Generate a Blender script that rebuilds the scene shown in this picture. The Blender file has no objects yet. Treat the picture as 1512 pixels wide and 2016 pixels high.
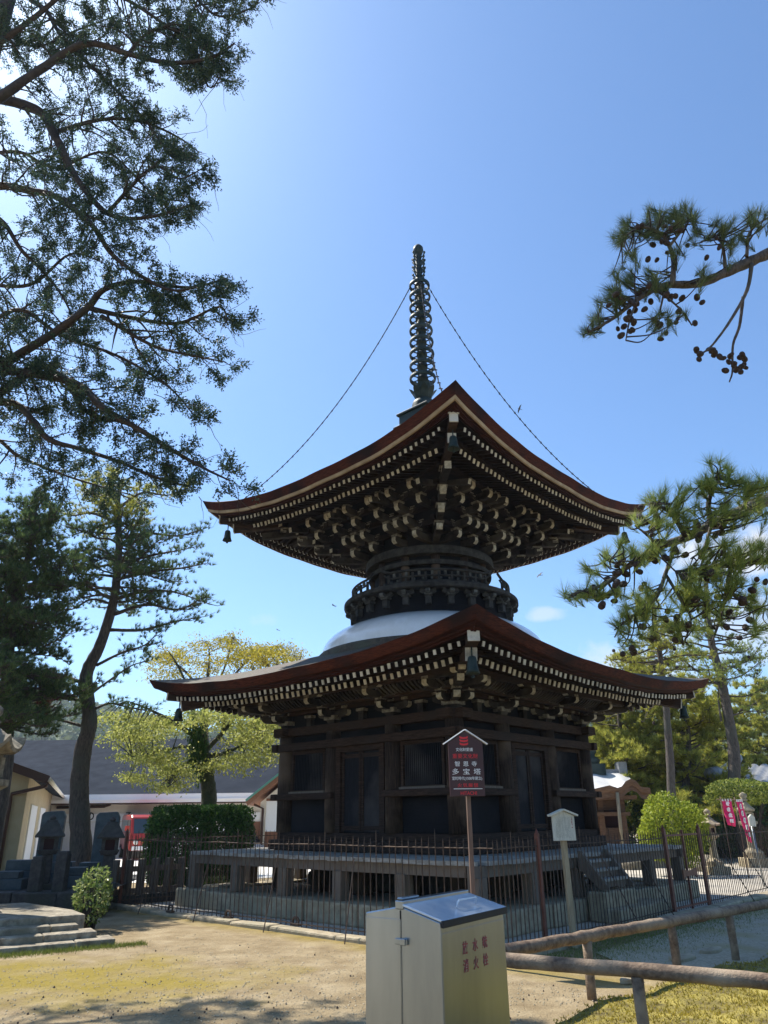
import bpy, math, random
import numpy as np
from mathutils import Vector, Matrix
random.seed(7)
RNG = np.random.default_rng(11)
SC = bpy.context.scene
COL = SC.collection
R = math.radians

# ------------------------------------------------------------------ camera, sky, sun, exposure
EYE = 1.55
FPX, PITCH, ROLL = 1443.5, 0.3936, -0.0107          # focal length in pixels of the 1512 x 2016 frame
SUN_AZ, SUN_EL = R(-48), R(55)                       # azimuth from +Y towards +X
cam_d = bpy.data.cameras.new("camera")
cam = bpy.data.objects.new("camera", cam_d); COL.objects.link(cam)
cam_d.sensor_fit = 'VERTICAL'; cam_d.sensor_height = 24.0
cam_d.lens = 24.0 * FPX / 2016.0
cam_d.clip_start = 0.05; cam_d.clip_end = 6000
cam.matrix_world = (Matrix.Translation((0, 0, EYE)) @ Matrix.Rotation(math.pi / 2 + PITCH, 4, 'X')
                    @ Matrix.Rotation(ROLL, 4, 'Z'))
SC.camera = cam
SC.view_settings.view_transform = 'Standard'
SC.view_settings.look = 'None'
SC.view_settings.gamma = 1.0
SC.view_settings.exposure = 0.80
SC.render.resolution_x, SC.render.resolution_y = 768, 1024
SC.cycles.max_bounces = 6; SC.cycles.transparent_max_bounces = 8
SC.cycles.caustics_reflective = False; SC.cycles.caustics_refractive = False
SC.cycles.use_denoising = True


def ray(px, py):
    u, v = px - 756.0, py - 1008.0
    c, s = math.cos(-ROLL), math.sin(-ROLL)
    u, v = c * u - s * v, s * u + c * v
    return np.array([u, FPX * math.cos(PITCH) + v * math.sin(PITCH), FPX * math.sin(PITCH) - v * math.cos(PITCH)])


def at(px, py, Y):                                    # the point seen there that lies Y metres ahead
    r = ray(px, py); t = Y / r[1]
    return np.array([r[0] * t, Y, EYE + r[2] * t])


def gr(px, py, z=0.0):                                # the point of a level plane seen there
    r = ray(px, py); t = (z - EYE) / r[2]
    return np.array([r[0] * t, r[1] * t, z])


W = bpy.data.worlds.new("World"); SC.world = W; W.use_nodes = True
nt = W.node_tree; nt.nodes.clear()
N = nt.nodes.new; L = nt.links.new
out = N('ShaderNodeOutputWorld'); bg = N('ShaderNodeBackground'); sky = N('ShaderNodeTexSky')
sky.sky_type = 'NISHITA'; sky.sun_disc = False
sky.sun_elevation = SUN_EL; sky.sun_rotation = SUN_AZ % (2 * math.pi)
sky.altitude = 0; sky.air_density = 1.0; sky.dust_density = 0.75; sky.ozone_density = 5.5
bg.inputs['Strength'].default_value = 0.125
geo = N('ShaderNodeTexCoord')


def vmath(op, a, b=None):
    n = N('ShaderNodeVectorMath'); n.operation = op
    for i, x in enumerate((a, b)):
        if x is None: continue
        if isinstance(x, (tuple, list)): n.inputs[i].default_value = x
        else: L(x, n.inputs[i])
    return n


def smath(op, a, b=None, c=None, clamp=False):
    n = N('ShaderNodeMath'); n.operation = op; n.use_clamp = clamp
    for i, x in enumerate((a, b, c)):
        if x is None: continue
        if isinstance(x, (int, float)): n.inputs[i].default_value = x
        else: L(x, n.inputs[i])
    return n.outputs[0]


nz = N('ShaderNodeTexNoise'); nz.inputs['Scale'].default_value = 22; nz.inputs['Detail'].default_value = 7
nz.inputs['Roughness'].default_value = 0.6
L(geo.outputs['Generated'], nz.inputs['Vector'])
mask = None
# small white clouds low in the sky: direction, half-widths (radians), strength
for px, py, a, b, st in ((1083, 1208, .028, .010, .42), (1440, 1085, .075, .036, 1.0), (1500, 1250, .09, .05, .7),
                         (1330, 1260, .06, .03, .45), (520, 1222, .02, .010, .22), (1250, 1330, .10, .05, .6)):
    d = ray(px, py); d /= np.linalg.norm(d)
    t1 = np.cross(d, (0, 0, 1)); t1 /= np.linalg.norm(t1); t2 = np.cross(t1, d)
    e1 = vmath('DOT_PRODUCT', geo.outputs['Generated'], tuple(t1 / a)).outputs['Value']
    e2 = vmath('DOT_PRODUCT', geo.outputs['Generated'], tuple(t2 / b)).outputs['Value']
    front = vmath('DOT_PRODUCT', geo.outputs['Generated'], tuple(d)).outputs['Value']
    q = smath('ADD', smath('MULTIPLY', e1, e1), smath('MULTIPLY', e2, e2))
    q = smath('SUBTRACT', 1.0, q)
    q = smath('ADD', q, smath('MULTIPLY', smath('SUBTRACT', nz.outputs['Fac'], 0.5), 4.2))
    q = smath('MULTIPLY', q, 0.75, clamp=True)
    q = smath('MULTIPLY', q, smath('GREATER_THAN', front, 0.5))
    q = smath('MULTIPLY', q, st)
    mask = q if mask is None else smath('MAXIMUM', mask, q)
mixc = N('ShaderNodeMix'); mixc.data_type = 'RGBA'
tint = vmath('MULTIPLY', sky.outputs['Color'], (.765, .912, .985))
L(mask, mixc.inputs['Factor']); L(tint.outputs['Vector'], mixc.inputs['A'])
mixc.inputs['B'].default_value = (4.6, 4.7, 4.9, 1)
L(mixc.outputs['Result'], bg.inputs['Color']); L(bg.outputs[0], out.inputs['Surface'])

sun_d = bpy.data.lights.new("sun", 'SUN'); sun_d.energy = 4.6; sun_d.angle = R(0.55); sun_d.color = (1.0, .94, .84)
sun = bpy.data.objects.new("sun", sun_d); COL.objects.link(sun)
sdir = Vector((math.sin(SUN_AZ) * math.cos(SUN_EL), math.cos(SUN_AZ) * math.cos(SUN_EL), math.sin(SUN_EL)))
sun.rotation_euler = sdir.to_track_quat('Z', 'Y').to_euler()
sun.location = (-20, 20, 40)

# ------------------------------------------------------------------ materials


def new_mat(name):
    m = bpy.data.materials.new(name); m.use_nodes = True
    t = m.node_tree; t.nodes.clear()
    o = t.nodes.new('ShaderNodeOutputMaterial'); b = t.nodes.new('ShaderNodeBsdfPrincipled')
    t.links.new(b.outputs[0], o.inputs[0])
    return m, t, b, o


def rgba(c): return (c[0], c[1], c[2], 1)


def mat(name, c1, c2=None, c3=None, scale=6, stretch=(1, 1, 1), rough=.75, metal=0, bump=.3, bscale=None, bdist=.01,
        detail=6, spot=None, lo=.35, hi=.68, coat=0, spec=.4):
    m, t, b, o = new_mat(name)
    n = t.nodes.new; l = t.links.new
    tc = n('ShaderNodeTexCoord'); mp = n('ShaderNodeMapping'); mp.inputs['Scale'].default_value = stretch
    l(tc.outputs['Object'], mp.inputs['Vector'])
    b.inputs['Roughness'].default_value = rough; b.inputs['Metallic'].default_value = metal
    b.inputs['Specular IOR Level'].default_value = spec
    if coat: b.inputs['Coat Weight'].default_value = coat; b.inputs['Coat Roughness'].default_value = .12
    if c2 is None:
        b.inputs['Base Color'].default_value = rgba(c1)
    else:
        nz = n('ShaderNodeTexNoise'); nz.inputs['Scale'].default_value = scale; nz.inputs['Detail'].default_value = detail
        nz.inputs['Roughness'].default_value = .62
        l(mp.outputs[0], nz.inputs['Vector'])
        rp = n('ShaderNodeValToRGB'); l(nz.outputs['Fac'], rp.inputs[0])
        rp.color_ramp.elements[0].position = lo; rp.color_ramp.elements[0].color = rgba(c1)
        rp.color_ramp.elements[1].position = hi; rp.color_ramp.elements[1].color = rgba(c2)
        col = rp.outputs[0]
        if c3 is not None:
            n2 = n('ShaderNodeTexNoise'); n2.inputs['Scale'].default_value = scale * (spot or .23); n2.inputs['Detail'].default_value = 5
            l(tc.outputs['Object'], n2.inputs['Vector'])
            r2 = n('ShaderNodeValToRGB'); l(n2.outputs['Fac'], r2.inputs[0])
            r2.color_ramp.elements[0].position = .48; r2.color_ramp.elements[0].color = (0, 0, 0, 1)
            r2.color_ramp.elements[1].position = .66; r2.color_ramp.elements[1].color = (1, 1, 1, 1)
            mx = n('ShaderNodeMix'); mx.data_type = 'RGBA'
            l(r2.outputs[0], mx.inputs['Factor']); l(col, mx.inputs['A']); mx.inputs['B'].default_value = rgba(c3)
            col = mx.outputs['Result']
        l(col, b.inputs['Base Color'])
    if bump:
        nb = n('ShaderNodeTexNoise'); nb.inputs['Scale'].default_value = bscale or scale * 3; nb.inputs['Detail'].default_value = 8
        l(mp.outputs[0], nb.inputs['Vector'])
        bp = n('ShaderNodeBump'); bp.inputs['Strength'].default_value = bump; bp.inputs['Distance'].default_value = bdist
        l(nb.outputs['Fac'], bp.inputs['Height']); l(bp.outputs[0], b.inputs['Normal'])
    return m


def leaf_mat(name, cols, trans=.35, rough=.55):
    """leaf colour varies from leaf to leaf; thin leaves let some sunlight through"""
    m, t, b, o = new_mat(name)
    n = t.nodes.new; l = t.links.new
    g = n('ShaderNodeNewGeometry'); rp = n('ShaderNodeValToRGB'); l(g.outputs['Random Per Island'], rp.inputs[0])
    e = rp.color_ramp.elements
    while len(e) < len(cols): e.new(.5)
    for i, c in enumerate(cols):
        e[i].position = i / max(1, len(cols) - 1); e[i].color = rgba(c)
    b.inputs['Roughness'].default_value = rough; b.inputs['Specular IOR Level'].default_value = .3
    l(rp.outputs[0], b.inputs['Base Color'])
    tr = n('ShaderNodeBsdfTranslucent'); l(rp.outputs[0], tr.inputs['Color'])
    mx = n('ShaderNodeMixShader'); mx.inputs[0].default_value = trans
    l(b.outputs[0], mx.inputs[1]); l(tr.outputs[0], mx.inputs[2]); l(mx.outputs[0], o.inputs[0])
    return m


M = {}
HZ = (1.2, 1.2, 14)                                    # grain along level timbers
VZ = (14, 14, 1.0)                                     # grain along posts
M['wood'] = mat('weathered_dark_timber', (.018, .0115, .0085), (.075, .046, .033), (.036, .027, .023), scale=5, stretch=HZ, bump=.5, bdist=.012, spec=.12)
M['eavewood'] = mat('shade_dark_eave_timber', (.007, .0055, .0055), (.028, .018, .015), (.016, .012, .012), scale=5, bump=.4, bdist=.01, spec=.10)  # darker copy of the timber; shade under the eaves put into its colour
M['woodv'] = mat('weathered_dark_post', (.018, .0125, .010), (.07, .047, .034), (.15, .105, .072), scale=4, stretch=VZ, bump=.5, bdist=.012, spot=.3, spec=.12)
M['door'] = mat('black_weathered_boards', (.005, .006, .009), (.02, .021, .026), (.06, .055, .055), scale=4, stretch=VZ, bump=.4, spot=.25, spec=.12)
M['panel'] = mat('black_wall_boards', (.003, .0034, .005), (.008, .009, .012), (.02, .019, .021), scale=3, stretch=HZ, bump=.4, spec=.12)
M['bracket'] = mat('bracket_timber', (.012, .0105, .010), (.046, .040, .036), (.085, .075, .063), scale=7, bump=.4, bdist=.008, spec=.12)
M['pale'] = mat('bleached_bracket_ends', (.27, .245, .19), (.56, .53, .43), scale=14, bump=.3, bdist=.005, spec=.12)
M['midpale'] = mat('greyed_bracket_blocks', (.09, .08, .065), (.30, .275, .22), scale=12, bump=.4, bdist=.006, spec=.12)
M['tip'] = mat('white_painted_rafter_ends', (.22, .20, .155), (.60, .58, .51), scale=3.2, bump=.2, lo=.28, hi=.52)
M['balc'] = mat('grey_balcony_timber', (.022, .022, .022), (.07, .068, .062), scale=7, bump=.4, bdist=.008, spec=.12)
M['balc2'] = mat('grey_balcony_blocks', (.045, .048, .045), (.14, .14, .125), scale=9, bump=.3, bdist=.005, spec=.12)
M['bark'] = mat('cypress_bark_thatch', (.045, .034, .026), (.13, .098, .066), (.085, .08, .05), scale=9, bump=.8, bscale=40, bdist=.02)
M['barkedge'] = mat('cut_bark_edge', (.026, .008, .006), (.125, .034, .017), (.022, .012, .011), scale=4, stretch=(2, 2, 26), bump=.6, bdist=.012, spot=.28, spec=.10)
M['eavestrip'] = mat('pale_eave_board', (.26, .19, .11), (.44, .345, .22), scale=3, bump=.1)
M['redwood'] = mat('red_brown_eave_board', (.018, .006, .005), (.05, .015, .011), scale=3, stretch=HZ, bump=.3, spec=.12)
M['plaster'] = mat('white_plaster', (.86, .86, .84), (.95, .95, .94), (.82, .81, .78), scale=3, stretch=(2.5, 2.5, .7), rough=.25, bump=.03, spec=.5, coat=.8, spot=.5)
M['bronze'] = mat('green_bronze', (.010, .021, .021), (.028, .05, .047), (.045, .062, .056), scale=8, rough=.55, metal=.3, bump=.2, bdist=.004, spec=.3)
M['chain'] = mat('dark_iron_chain', (.03, .03, .032), (.07, .06, .055), scale=20, rough=.5, metal=.6, bump=0)
M['stone'] = mat('tan_granite', (.26, .21, .135), (.50, .42, .28), (.30, .26, .17), scale=8, bump=.7, bscale=30, bdist=.02, detail=9)
M['stonegrey'] = mat('grey_granite', (.13, .105, .072), (.42, .365, .265), (.20, .17, .11), scale=9, bump=.8, bscale=34, bdist=.02, detail=9)
M['stonedark'] = mat('shade_dark_mossy_stone', (.022, .021, .021), (.075, .07, .064), (.04, .042, .03), scale=9, bump=.7, bscale=30, bdist=.02)  # stone colour darkened to carry the shade over the burial plot
M['slate'] = mat('polished_blue_grey_stone', (.04, .058, .065), (.085, .11, .12), scale=5, rough=.4, bump=.1, spec=.2)
M['deckw'] = mat('bleached_deck_boards', (.22, .205, .175), (.46, .43, .38), (.30, .275, .235), scale=5, stretch=(1.5, 18, 4), bump=.4, bdist=.006)
M['deckp'] = mat('bleached_deck_posts', (.10, .076, .056), (.25, .195, .14), (.17, .13, .10), scale=4, stretch=VZ, bump=.5)
M['rust'] = mat('rusted_iron', (.05, .03, .02), (.15, .095, .062), (.05, .04, .033), scale=14, rough=.8, bump=.3, bdist=.003)
M['rustred'] = mat('red_brown_painted_steel', (.13, .04, .025), (.21, .075, .045), scale=10, rough=.6, bump=.15, bdist=.003)
M['steel'] = mat('brushed_stainless_steel', (.25, .285, .315), (.40, .44, .47), (.30, .325, .33), scale=2.0, stretch=(1, 1, .22), rough=.30, metal=1.0, bump=.08, bscale=14, bdist=.004)
M['steellid'] = mat('sky_tinted_galvanised_lid', (.50, .58, .66), (.64, .71, .78), scale=5, rough=.26, metal=.3, bump=.05, bscale=20, bdist=.002)  # reflected sky put into the light blue base colour
M['blackrubber'] = mat('black_rubber_edge', (.012, .012, .013), rough=.6, bump=0)
M['redpaint'] = mat('faded_red_paint', (.26, .035, .05), (.40, .12, .12), scale=40, bump=0, rough=.6)
M['log'] = mat('weathered_log', (.09, .056, .036), (.28, .195, .125), (.38, .29, .195), scale=6, stretch=(3, 3, 3), bump=.7, bdist=.01, spot=.3)
M['signbrown'] = mat('dark_maroon_sign_enamel', (.055, .022, .024), (.07, .028, .03), scale=3, rough=.45, bump=0)
M['signpost'] = mat('brown_sign_post', (.14, .085, .06), (.21, .135, .10), scale=5, stretch=VZ, bump=.2)
M['white'] = mat('white_paint', (.90, .90, .88), rough=.5, bump=0)
M['signred'] = mat('bright_red_lettering', (.75, .035, .045), rough=.5, bump=0)
M['boardpale'] = mat('weathered_whitewood_board', (.50, .49, .41), (.66, .65, .56), scale=8, stretch=(8, 8, 1), bump=.15)
M['ink'] = mat('grey_faded_ink', (.20, .22, .20), rough=.8, bump=0)
M['palewood'] = mat('pale_wooden_post', (.26, .205, .125), (.44, .36, .235), scale=5, stretch=VZ, bump=.3)
M['wallcream'] = mat('cream_stucco', (.46, .37, .215), (.55, .45, .27), scale=2.5, bump=.2, bscale=80)
M['wallwhite'] = mat('pale_rendered_wall', (.80, .74, .62), (.87, .82, .71), scale=1.5, bump=.05)
M['shutter'] = mat('white_metal_shutter', (.82, .82, .78), (.88, .88, .85), scale=1, rough=.5, bump=0)
M['roofgrey'] = mat('dark_blue_grey_roofing', (.022, .027, .036), (.036, .042, .054), scale=1.5, rough=.95, bump=.2, bscale=12, spec=.03)
M['brown'] = mat('brown_painted_metal', (.07, .032, .02), rough=.5, bump=0)
M['green'] = mat('green_copper_verge', (.10, .30, .24), rough=.5, bump=0)
M['brick'] = mat('orange_brown_boarding', (.20, .085, .045), (.30, .14, .08), scale=4, stretch=VZ, bump=.1)
M['carred'] = mat('red_vehicle_paint', (.42, .035, .02), rough=.3, coat=.4, bump=0)
M['carwhite'] = mat('white_vehicle_paint', (.75, .76, .78), rough=.25, coat=.6, bump=0)
M['glass'] = mat('dark_glass', (.03, .05, .06), rough=.08, bump=0, spec=.8)
M['tyre'] = mat('black_tyre', (.015, .015, .016), rough=.8, bump=0)
M['copper'] = mat('pale_metal_roof', (.60, .60, .60), (.72, .72, .72), scale=3, rough=.45, metal=.2, bump=.05)
M['tile'] = mat('grey_roof_tiles', (.16, .17, .19), (.30, .31, .33), scale=4, rough=.45, bump=.2)
M['temple'] = mat('brown_temple_timber', (.10, .052, .03), (.22, .13, .08), scale=5, stretch=HZ, bump=.3)
M['void'] = mat('dark_opening_fill', (.035, .012, .012), rough=.9, bump=0)  # dark fill standing for the shade inside the hall opening and lanterns
M['banner'] = mat('pink_red_banner_cloth', (.74, .025, .15), (.82, .05, .20), scale=4, rough=.8, bump=.1)
M['trunk'] = mat('grey_brown_pine_bark', (.05, .04, .034), (.155, .125, .10), (.09, .085, .065), scale=9, stretch=(3, 3, .8), bump=1.0, bdist=.03, bscale=18)
M['limb'] = mat('cypress_limb_bark', (.022, .017, .014), (.07, .05, .038), (.045, .04, .032), scale=8, bump=.8, bdist=.015)
M['mosstrunk'] = mat('mossy_bark', (.035, .04, .024), (.10, .10, .06), (.05, .07, .022), scale=8, bump=1.0, bdist=.03)
M['cone'] = mat('brown_pine_cone', (.02, .013, .010), (.07, .045, .033), scale=60, bump=.6, bdist=.01)
M['cypress'] = leaf_mat('cypress_foliage', [(.020, .044, .034), (.038, .078, .055), (.065, .11, .06), (.11, .145, .06)], .30)
M['pine'] = leaf_mat('pine_needles', [(.12, .19, .06), (.22, .30, .08), (.34, .40, .09), (.48, .48, .12)], .58, .45)
M['pinemid'] = leaf_mat('shade_toned_pine_needles', [(.045, .08, .04), (.08, .125, .05), (.13, .17, .06), (.22, .25, .08)], .35, .5)  # darker needle copy; the bough's backlit shade is in the colour
M['bushleaf'] = leaf_mat('clipped_bush_leaves', [(.06, .10, .015), (.14, .19, .03), (.26, .30, .05), (.38, .40, .09)], .4)
M['pinedark'] = leaf_mat('dark_pine_needles', [(.05, .095, .045), (.09, .16, .06), (.14, .21, .07), (.21, .26, .075)], .45)
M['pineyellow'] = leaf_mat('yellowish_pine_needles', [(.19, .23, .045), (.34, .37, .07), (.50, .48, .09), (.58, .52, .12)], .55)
M['maple'] = leaf_mat('young_maple_leaves', [(.25, .28, .055), (.38, .41, .10), (.50, .50, .15), (.32, .36, .08)], .5)
M['gold'] = leaf_mat('golden_green_leaves', [(.26, .23, .025), (.40, .34, .035), (.52, .43, .06), (.28, .27, .04)], .5)
M['hedge'] = leaf_mat('hedge_leaves', [(.025, .075, .014), (.045, .12, .022), (.075, .17, .03), (.11, .21, .04)], .3)
M['shrub'] = leaf_mat('glossy_shrub_leaves', [(.07, .12, .03), (.16, .23, .05), (.30, .36, .10), (.46, .48, .22)], .4, .25)
M['topiary'] = leaf_mat('bright_topiary_leaves', [(.16, .22, .02), (.28, .33, .03), (.40, .44, .05), (.22, .28, .03)], .4)
M['dead'] = leaf_mat('dead_red_needles', [(.10, .022, .015), (.17, .045, .03), (.22, .08, .045)], .3)
M['moss'] = leaf_mat('moss_blades', [(.22, .17, .02), (.36, .29, .035), (.48, .38, .06), (.12, .09, .025)], .35)
M['grass'] = leaf_mat('short_grass', [(.08, .12, .02), (.16, .20, .035), (.24, .26, .06)], .35)
M['hillf'] = mat('wooded_hillside', (.04, .07, .03), (.13, .17, .07), (.07, .11, .05), scale=.06, bump=0, rough=.9, spot=.4)


def ground_mat():
    m, t, b, o = new_mat('raked_sandy_ground')
    n = t.nodes.new; l = t.links.new
    tc = n('ShaderNodeTexCoord')

    def noise(scale, detail=6, rough=.6):
        z = n('ShaderNodeTexNoise'); z.inputs['Scale'].default_value = scale; z.inputs['Detail'].default_value = detail
        z.inputs['Roughness'].default_value = rough; l(tc.outputs['Object'], z.inputs['Vector']); return z.outputs['Fac']

    def ramp(f, stops):
        r = n('ShaderNodeValToRGB'); l(f, r.inputs[0]); e = r.color_ramp.elements
        while len(e) < len(stops): e.new(.5)
        for i, (p, c) in enumerate(stops): e[i].position = p; e[i].color = rgba(c)
        return r.outputs[0]

    def mix(f, a, bb):
        x = n('ShaderNodeMix'); x.data_type = 'RGBA'; l(f, x.inputs['Factor'])
        l(a, x.inputs['A'])
        if isinstance(bb, tuple): x.inputs['B'].default_value = rgba(bb)
        else: l(bb, x.inputs['B'])
        return x.outputs['Result']
    base = ramp(noise(2.2, 8), [(.3, (.235, .175, .098)), (.52, (.34, .265, .158)), (.75, (.45, .365, .235))])
    fine = ramp(noise(55, 8, .75), [(.30, (.40, .38, .35)), (.52, (1, 1, 1)), (.78, (1.2, 1.18, 1.14))])
    mm = n('ShaderNodeMix'); mm.data_type = 'RGBA'; mm.blend_type = 'MULTIPLY'; mm.inputs['Factor'].default_value = .9
    l(base, mm.inputs['A']); l(fine, mm.inputs['B']); col = mm.outputs['Result']
    # thin mossy film where few people walk
    sep = n('ShaderNodeSeparateXYZ'); l(tc.outputs['Object'], sep.inputs[0])

    def m2(op, a, bb, clamp=False):
        x = n('ShaderNodeMath'); x.operation = op; x.use_clamp = clamp
        for i, v in enumerate((a, bb)):
            if isinstance(v, (int, float)): x.inputs[i].default_value = v
            else: l(v, x.inputs[i])
        return x.outputs[0]
    dx = m2('MULTIPLY', m2('ADD', sep.outputs[0], 3.6), .36); dy = m2('MULTIPLY', m2('ADD', sep.outputs[1], -8.9), .62)
    rad = m2('SUBTRACT', 1.0, m2('ADD', m2('MULTIPLY', dx, dx), m2('MULTIPLY', dy, dy)))
    f1 = m2('MULTIPLY', m2('ADD', rad, m2('MULTIPLY', m2('SUBTRACT', noise(1.3, 5), .5), 3.0)), .9, True)
    col = mix(m2('MULTIPLY', f1, .88), col, (.27, .205, .03))
    # along the kerb of the fence
    kl = m2('ADD', m2('MULTIPLY', sep.outputs[0], .69), m2('MULTIPLY', sep.outputs[1], .724))   # across the kerb line
    kd = m2('ABSOLUTE', m2('ADD', kl, -7.72), 0)
    f2 = m2('MULTIPLY', m2('SUBTRACT', m2('ADD', 1.0, m2('MULTIPLY', m2('SUBTRACT', noise(2.1, 5), .5), 2.2)), m2('MULTIPLY', kd, 2.3)), .8, True)
    col = mix(m2('MULTIPLY', f2, .75), col, (.27, .20, .04))
    # scattered dark grit
    vo = n('ShaderNodeTexVoronoi'); vo.inputs['Scale'].default_value = 5.5; l(tc.outputs['Object'], vo.inputs['Vector'])
    dots = ramp(vo.outputs['Distance'], [(.05, (1, 1, 1)), (.085, (0, 0, 0))])
    gn = ramp(noise(.7, 3), [(.5, (0, 0, 0)), (.62, (.8, .8, .8))])
    col = mix(m2('MULTIPLY', dots, gn), col, (.10, .07, .045))
    l(col, b.inputs['Base Color']); b.inputs['Roughness'].default_value = .95; b.inputs['Specular IOR Level'].default_value = .15
    hsum = m2('ADD', m2('MULTIPLY', noise(60, 8, .7), .35), m2('MULTIPLY', noise(6, 6), 1.0))
    bp = n('ShaderNodeBump'); bp.inputs['Strength'].default_value = .9; bp.inputs['Distance'].default_value = .05
    l(hsum, bp.inputs['Height']); l(bp.outputs[0], b.inputs['Normal'])
    return m


M['ground'] = ground_mat()
M['yardc'] = mat('bounce_bright_yard', (.62, .59, .53), (.74, .71, .65), scale=1.5, bump=.1)  # yard colour raised for more bounced light
M['gravel'] = mat('grey_fine_gravel', (.31, .262, .175), (.52, .45, .32), (.36, .30, .16), scale=30, bump=.6, bscale=90, bdist=.012, spot=.04)
M['court'] = mat('pale_inner_gravel', (.40, .36, .29), (.60, .54, .45), (.36, .33, .28), scale=14, bump=.5, bscale=80, bdist=.012, spot=.06)
M['mossbed'] = mat('moss_bed', (.12, .09, .022), (.32, .26, .04), (.42, .34, .07), scale=9, bump=.9, bscale=60, bdist=.03)

# ------------------------------------------------------------------ mesh builder


class MB:
    def __init__(s): s.v = []; s.f = []; s.m = []; s.sm = []

    def add(s, vs, fs, mi=0, smooth=False):
        k = len(s.v); s.v.extend([tuple(map(float, p)) for p in vs])
        for i, f in enumerate(fs):
            s.f.append([k + j for j in f]); s.m.append(mi[i] if isinstance(mi, (list, tuple)) else mi); s.sm.append(smooth)
        return s

    def box(s, lo, hi, mi=0):
        x0, y0, z0 = lo; x1, y1, z1 = hi
        vs = [(x0, y0, z0), (x1, y0, z0), (x1, y1, z0), (x0, y1, z0), (x0, y0, z1), (x1, y0, z1), (x1, y1, z1), (x0, y1, z1)]
        return s.add(vs, [(0, 3, 2, 1), (4, 5, 6, 7), (0, 1, 5, 4), (1, 2, 6, 5), (2, 3, 7, 6), (3, 0, 4, 7)], mi)

    def cbox(s, c, d, mi=0, rz=0, taper=1.0):
        """box centred at c with size d, turned about z; taper scales the bottom"""
        hx, hy, hz = d[0] / 2, d[1] / 2, d[2] / 2; cs, sn = math.cos(rz), math.sin(rz)
        vs = []
        for z, k in ((-hz, taper), (hz, 1)):
            for x, y in ((-hx, -hy), (hx, -hy), (hx, hy), (-hx, hy)):
                x *= k; y *= k
                vs.append((c[0] + cs * x - sn * y, c[1] + sn * x + cs * y, c[2] + z))
        return s.add(vs, [(0, 3, 2, 1), (4, 5, 6, 7), (0, 1, 5, 4), (1, 2, 6, 5), (2, 3, 7, 6), (3, 0, 4, 7)], mi)

    def beam(s, p, q, w, h, mi=0, up=(0, 0, 1), mend=None, bottom=False, w2=None, h2=None):
        p = Vector(p); q = Vector(q); d = (q - p).normalized(); up = Vector(up)
        sd = d.cross(up)
        if sd.length < 1e-5: sd = d.cross(Vector((1, 0, 0)))
        sd.normalize(); u = sd.cross(d)
        w2 = w if w2 is None else w2; h2 = h if h2 is None else h2
        vs = []
        for c, ww, hh in ((p, w, h), (q, w2, h2)):
            for a, b in ((-.5, -.5), (.5, -.5), (.5, .5), (-.5, .5)):
                bb = b + .5 if bottom else b
                vs.append(c + sd * a * ww + u * bb * hh)
        me = mi if mend is None else mend
        return s.add(vs, [(0, 1, 2, 3), (4, 7, 6, 5), (0, 4, 5, 1), (1, 5, 6, 2), (2, 6, 7, 3), (3, 7, 4, 0)], [mi, me, mi, mi, mi, mi])

    def prism(s, poly, o, ax, ay, az, w, mi=0, mids=None):
        """polygon (a, b) in the plane ax, ay at o, extruded by w centred along az"""
        o, ax, ay, az = map(Vector, (o, ax, ay, az)); n = len(poly)
        vs = [o + ax * a + ay * b - az * (w / 2) for a, b in poly] + [o + ax * a + ay * b + az * (w / 2) for a, b in poly]
        fs = [tuple(range(n - 1, -1, -1)), tuple(range(n, 2 * n))] + [(i, (i + 1) % n, n + (i + 1) % n, n + i) for i in range(n)]
        ms = [mi, mi] + (list(mids) if mids else [mi] * n)
        return s.add(vs, fs, ms)

    def tube(s, pts, rad, n=8, mi=0, caps=True, smooth=True, jit=0):
        P = [Vector(p) for p in pts]; k = len(P)
        if isinstance(rad, (int, float)): rad = [rad] * k
        vs = []; ref = Vector((.31, .17, .93)); prev = None
        for i in range(k):
            t = (P[min(i + 1, k - 1)] - P[max(i - 1, 0)])
            if t.length < 1e-9: t = Vector((0, 0, 1))
            t.normalize()
            if prev is None:
                a = t.cross(ref)
                if a.length < .05: a = t.cross(Vector((1, 0, 0)))
            else: a = prev - t * prev.dot(t)
            a.normalize(); prev = a; b = t.cross(a)
            for j in range(n):
                an = 2 * math.pi * j / n; rr = rad[i] * (1 + (random.uniform(-jit, jit) if jit else 0))
                vs.append(P[i] + a * math.cos(an) * rr + b * math.sin(an) * rr)
        fs = [(i * n + j, i * n + (j + 1) % n, (i + 1) * n + (j + 1) % n, (i + 1) * n + j) for i in range(k - 1) for j in range(n)]
        if caps: fs += [tuple(range(n - 1, -1, -1)), tuple(range((k - 1) * n, k * n))]
        return s.add(vs, fs, mi, smooth)

    def lathe(s, prof, c=(0, 0, 0), n=24, mi=0, smooth=True, a0=0, a1=2 * math.pi, rot=0):
        full = abs(a1 - a0 - 2 * math.pi) < 1e-6; cols = n if full else n + 1
        vs = []
        for r, z in prof:
            for j in range(cols):
                a = a0 + (a1 - a0) * j / n + rot
                vs.append((c[0] + r * math.cos(a), c[1] + r * math.sin(a), c[2] + z))
        fs = []
        for i in range(len(prof) - 1):
            for j in range(n):
                jj = (j + 1) % cols if full else j + 1
                fs.append((i * cols + j, i * cols + jj, (i + 1) * cols + jj, (i + 1) * cols + j))
        return s.add(vs, fs, mi, smooth)

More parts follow.
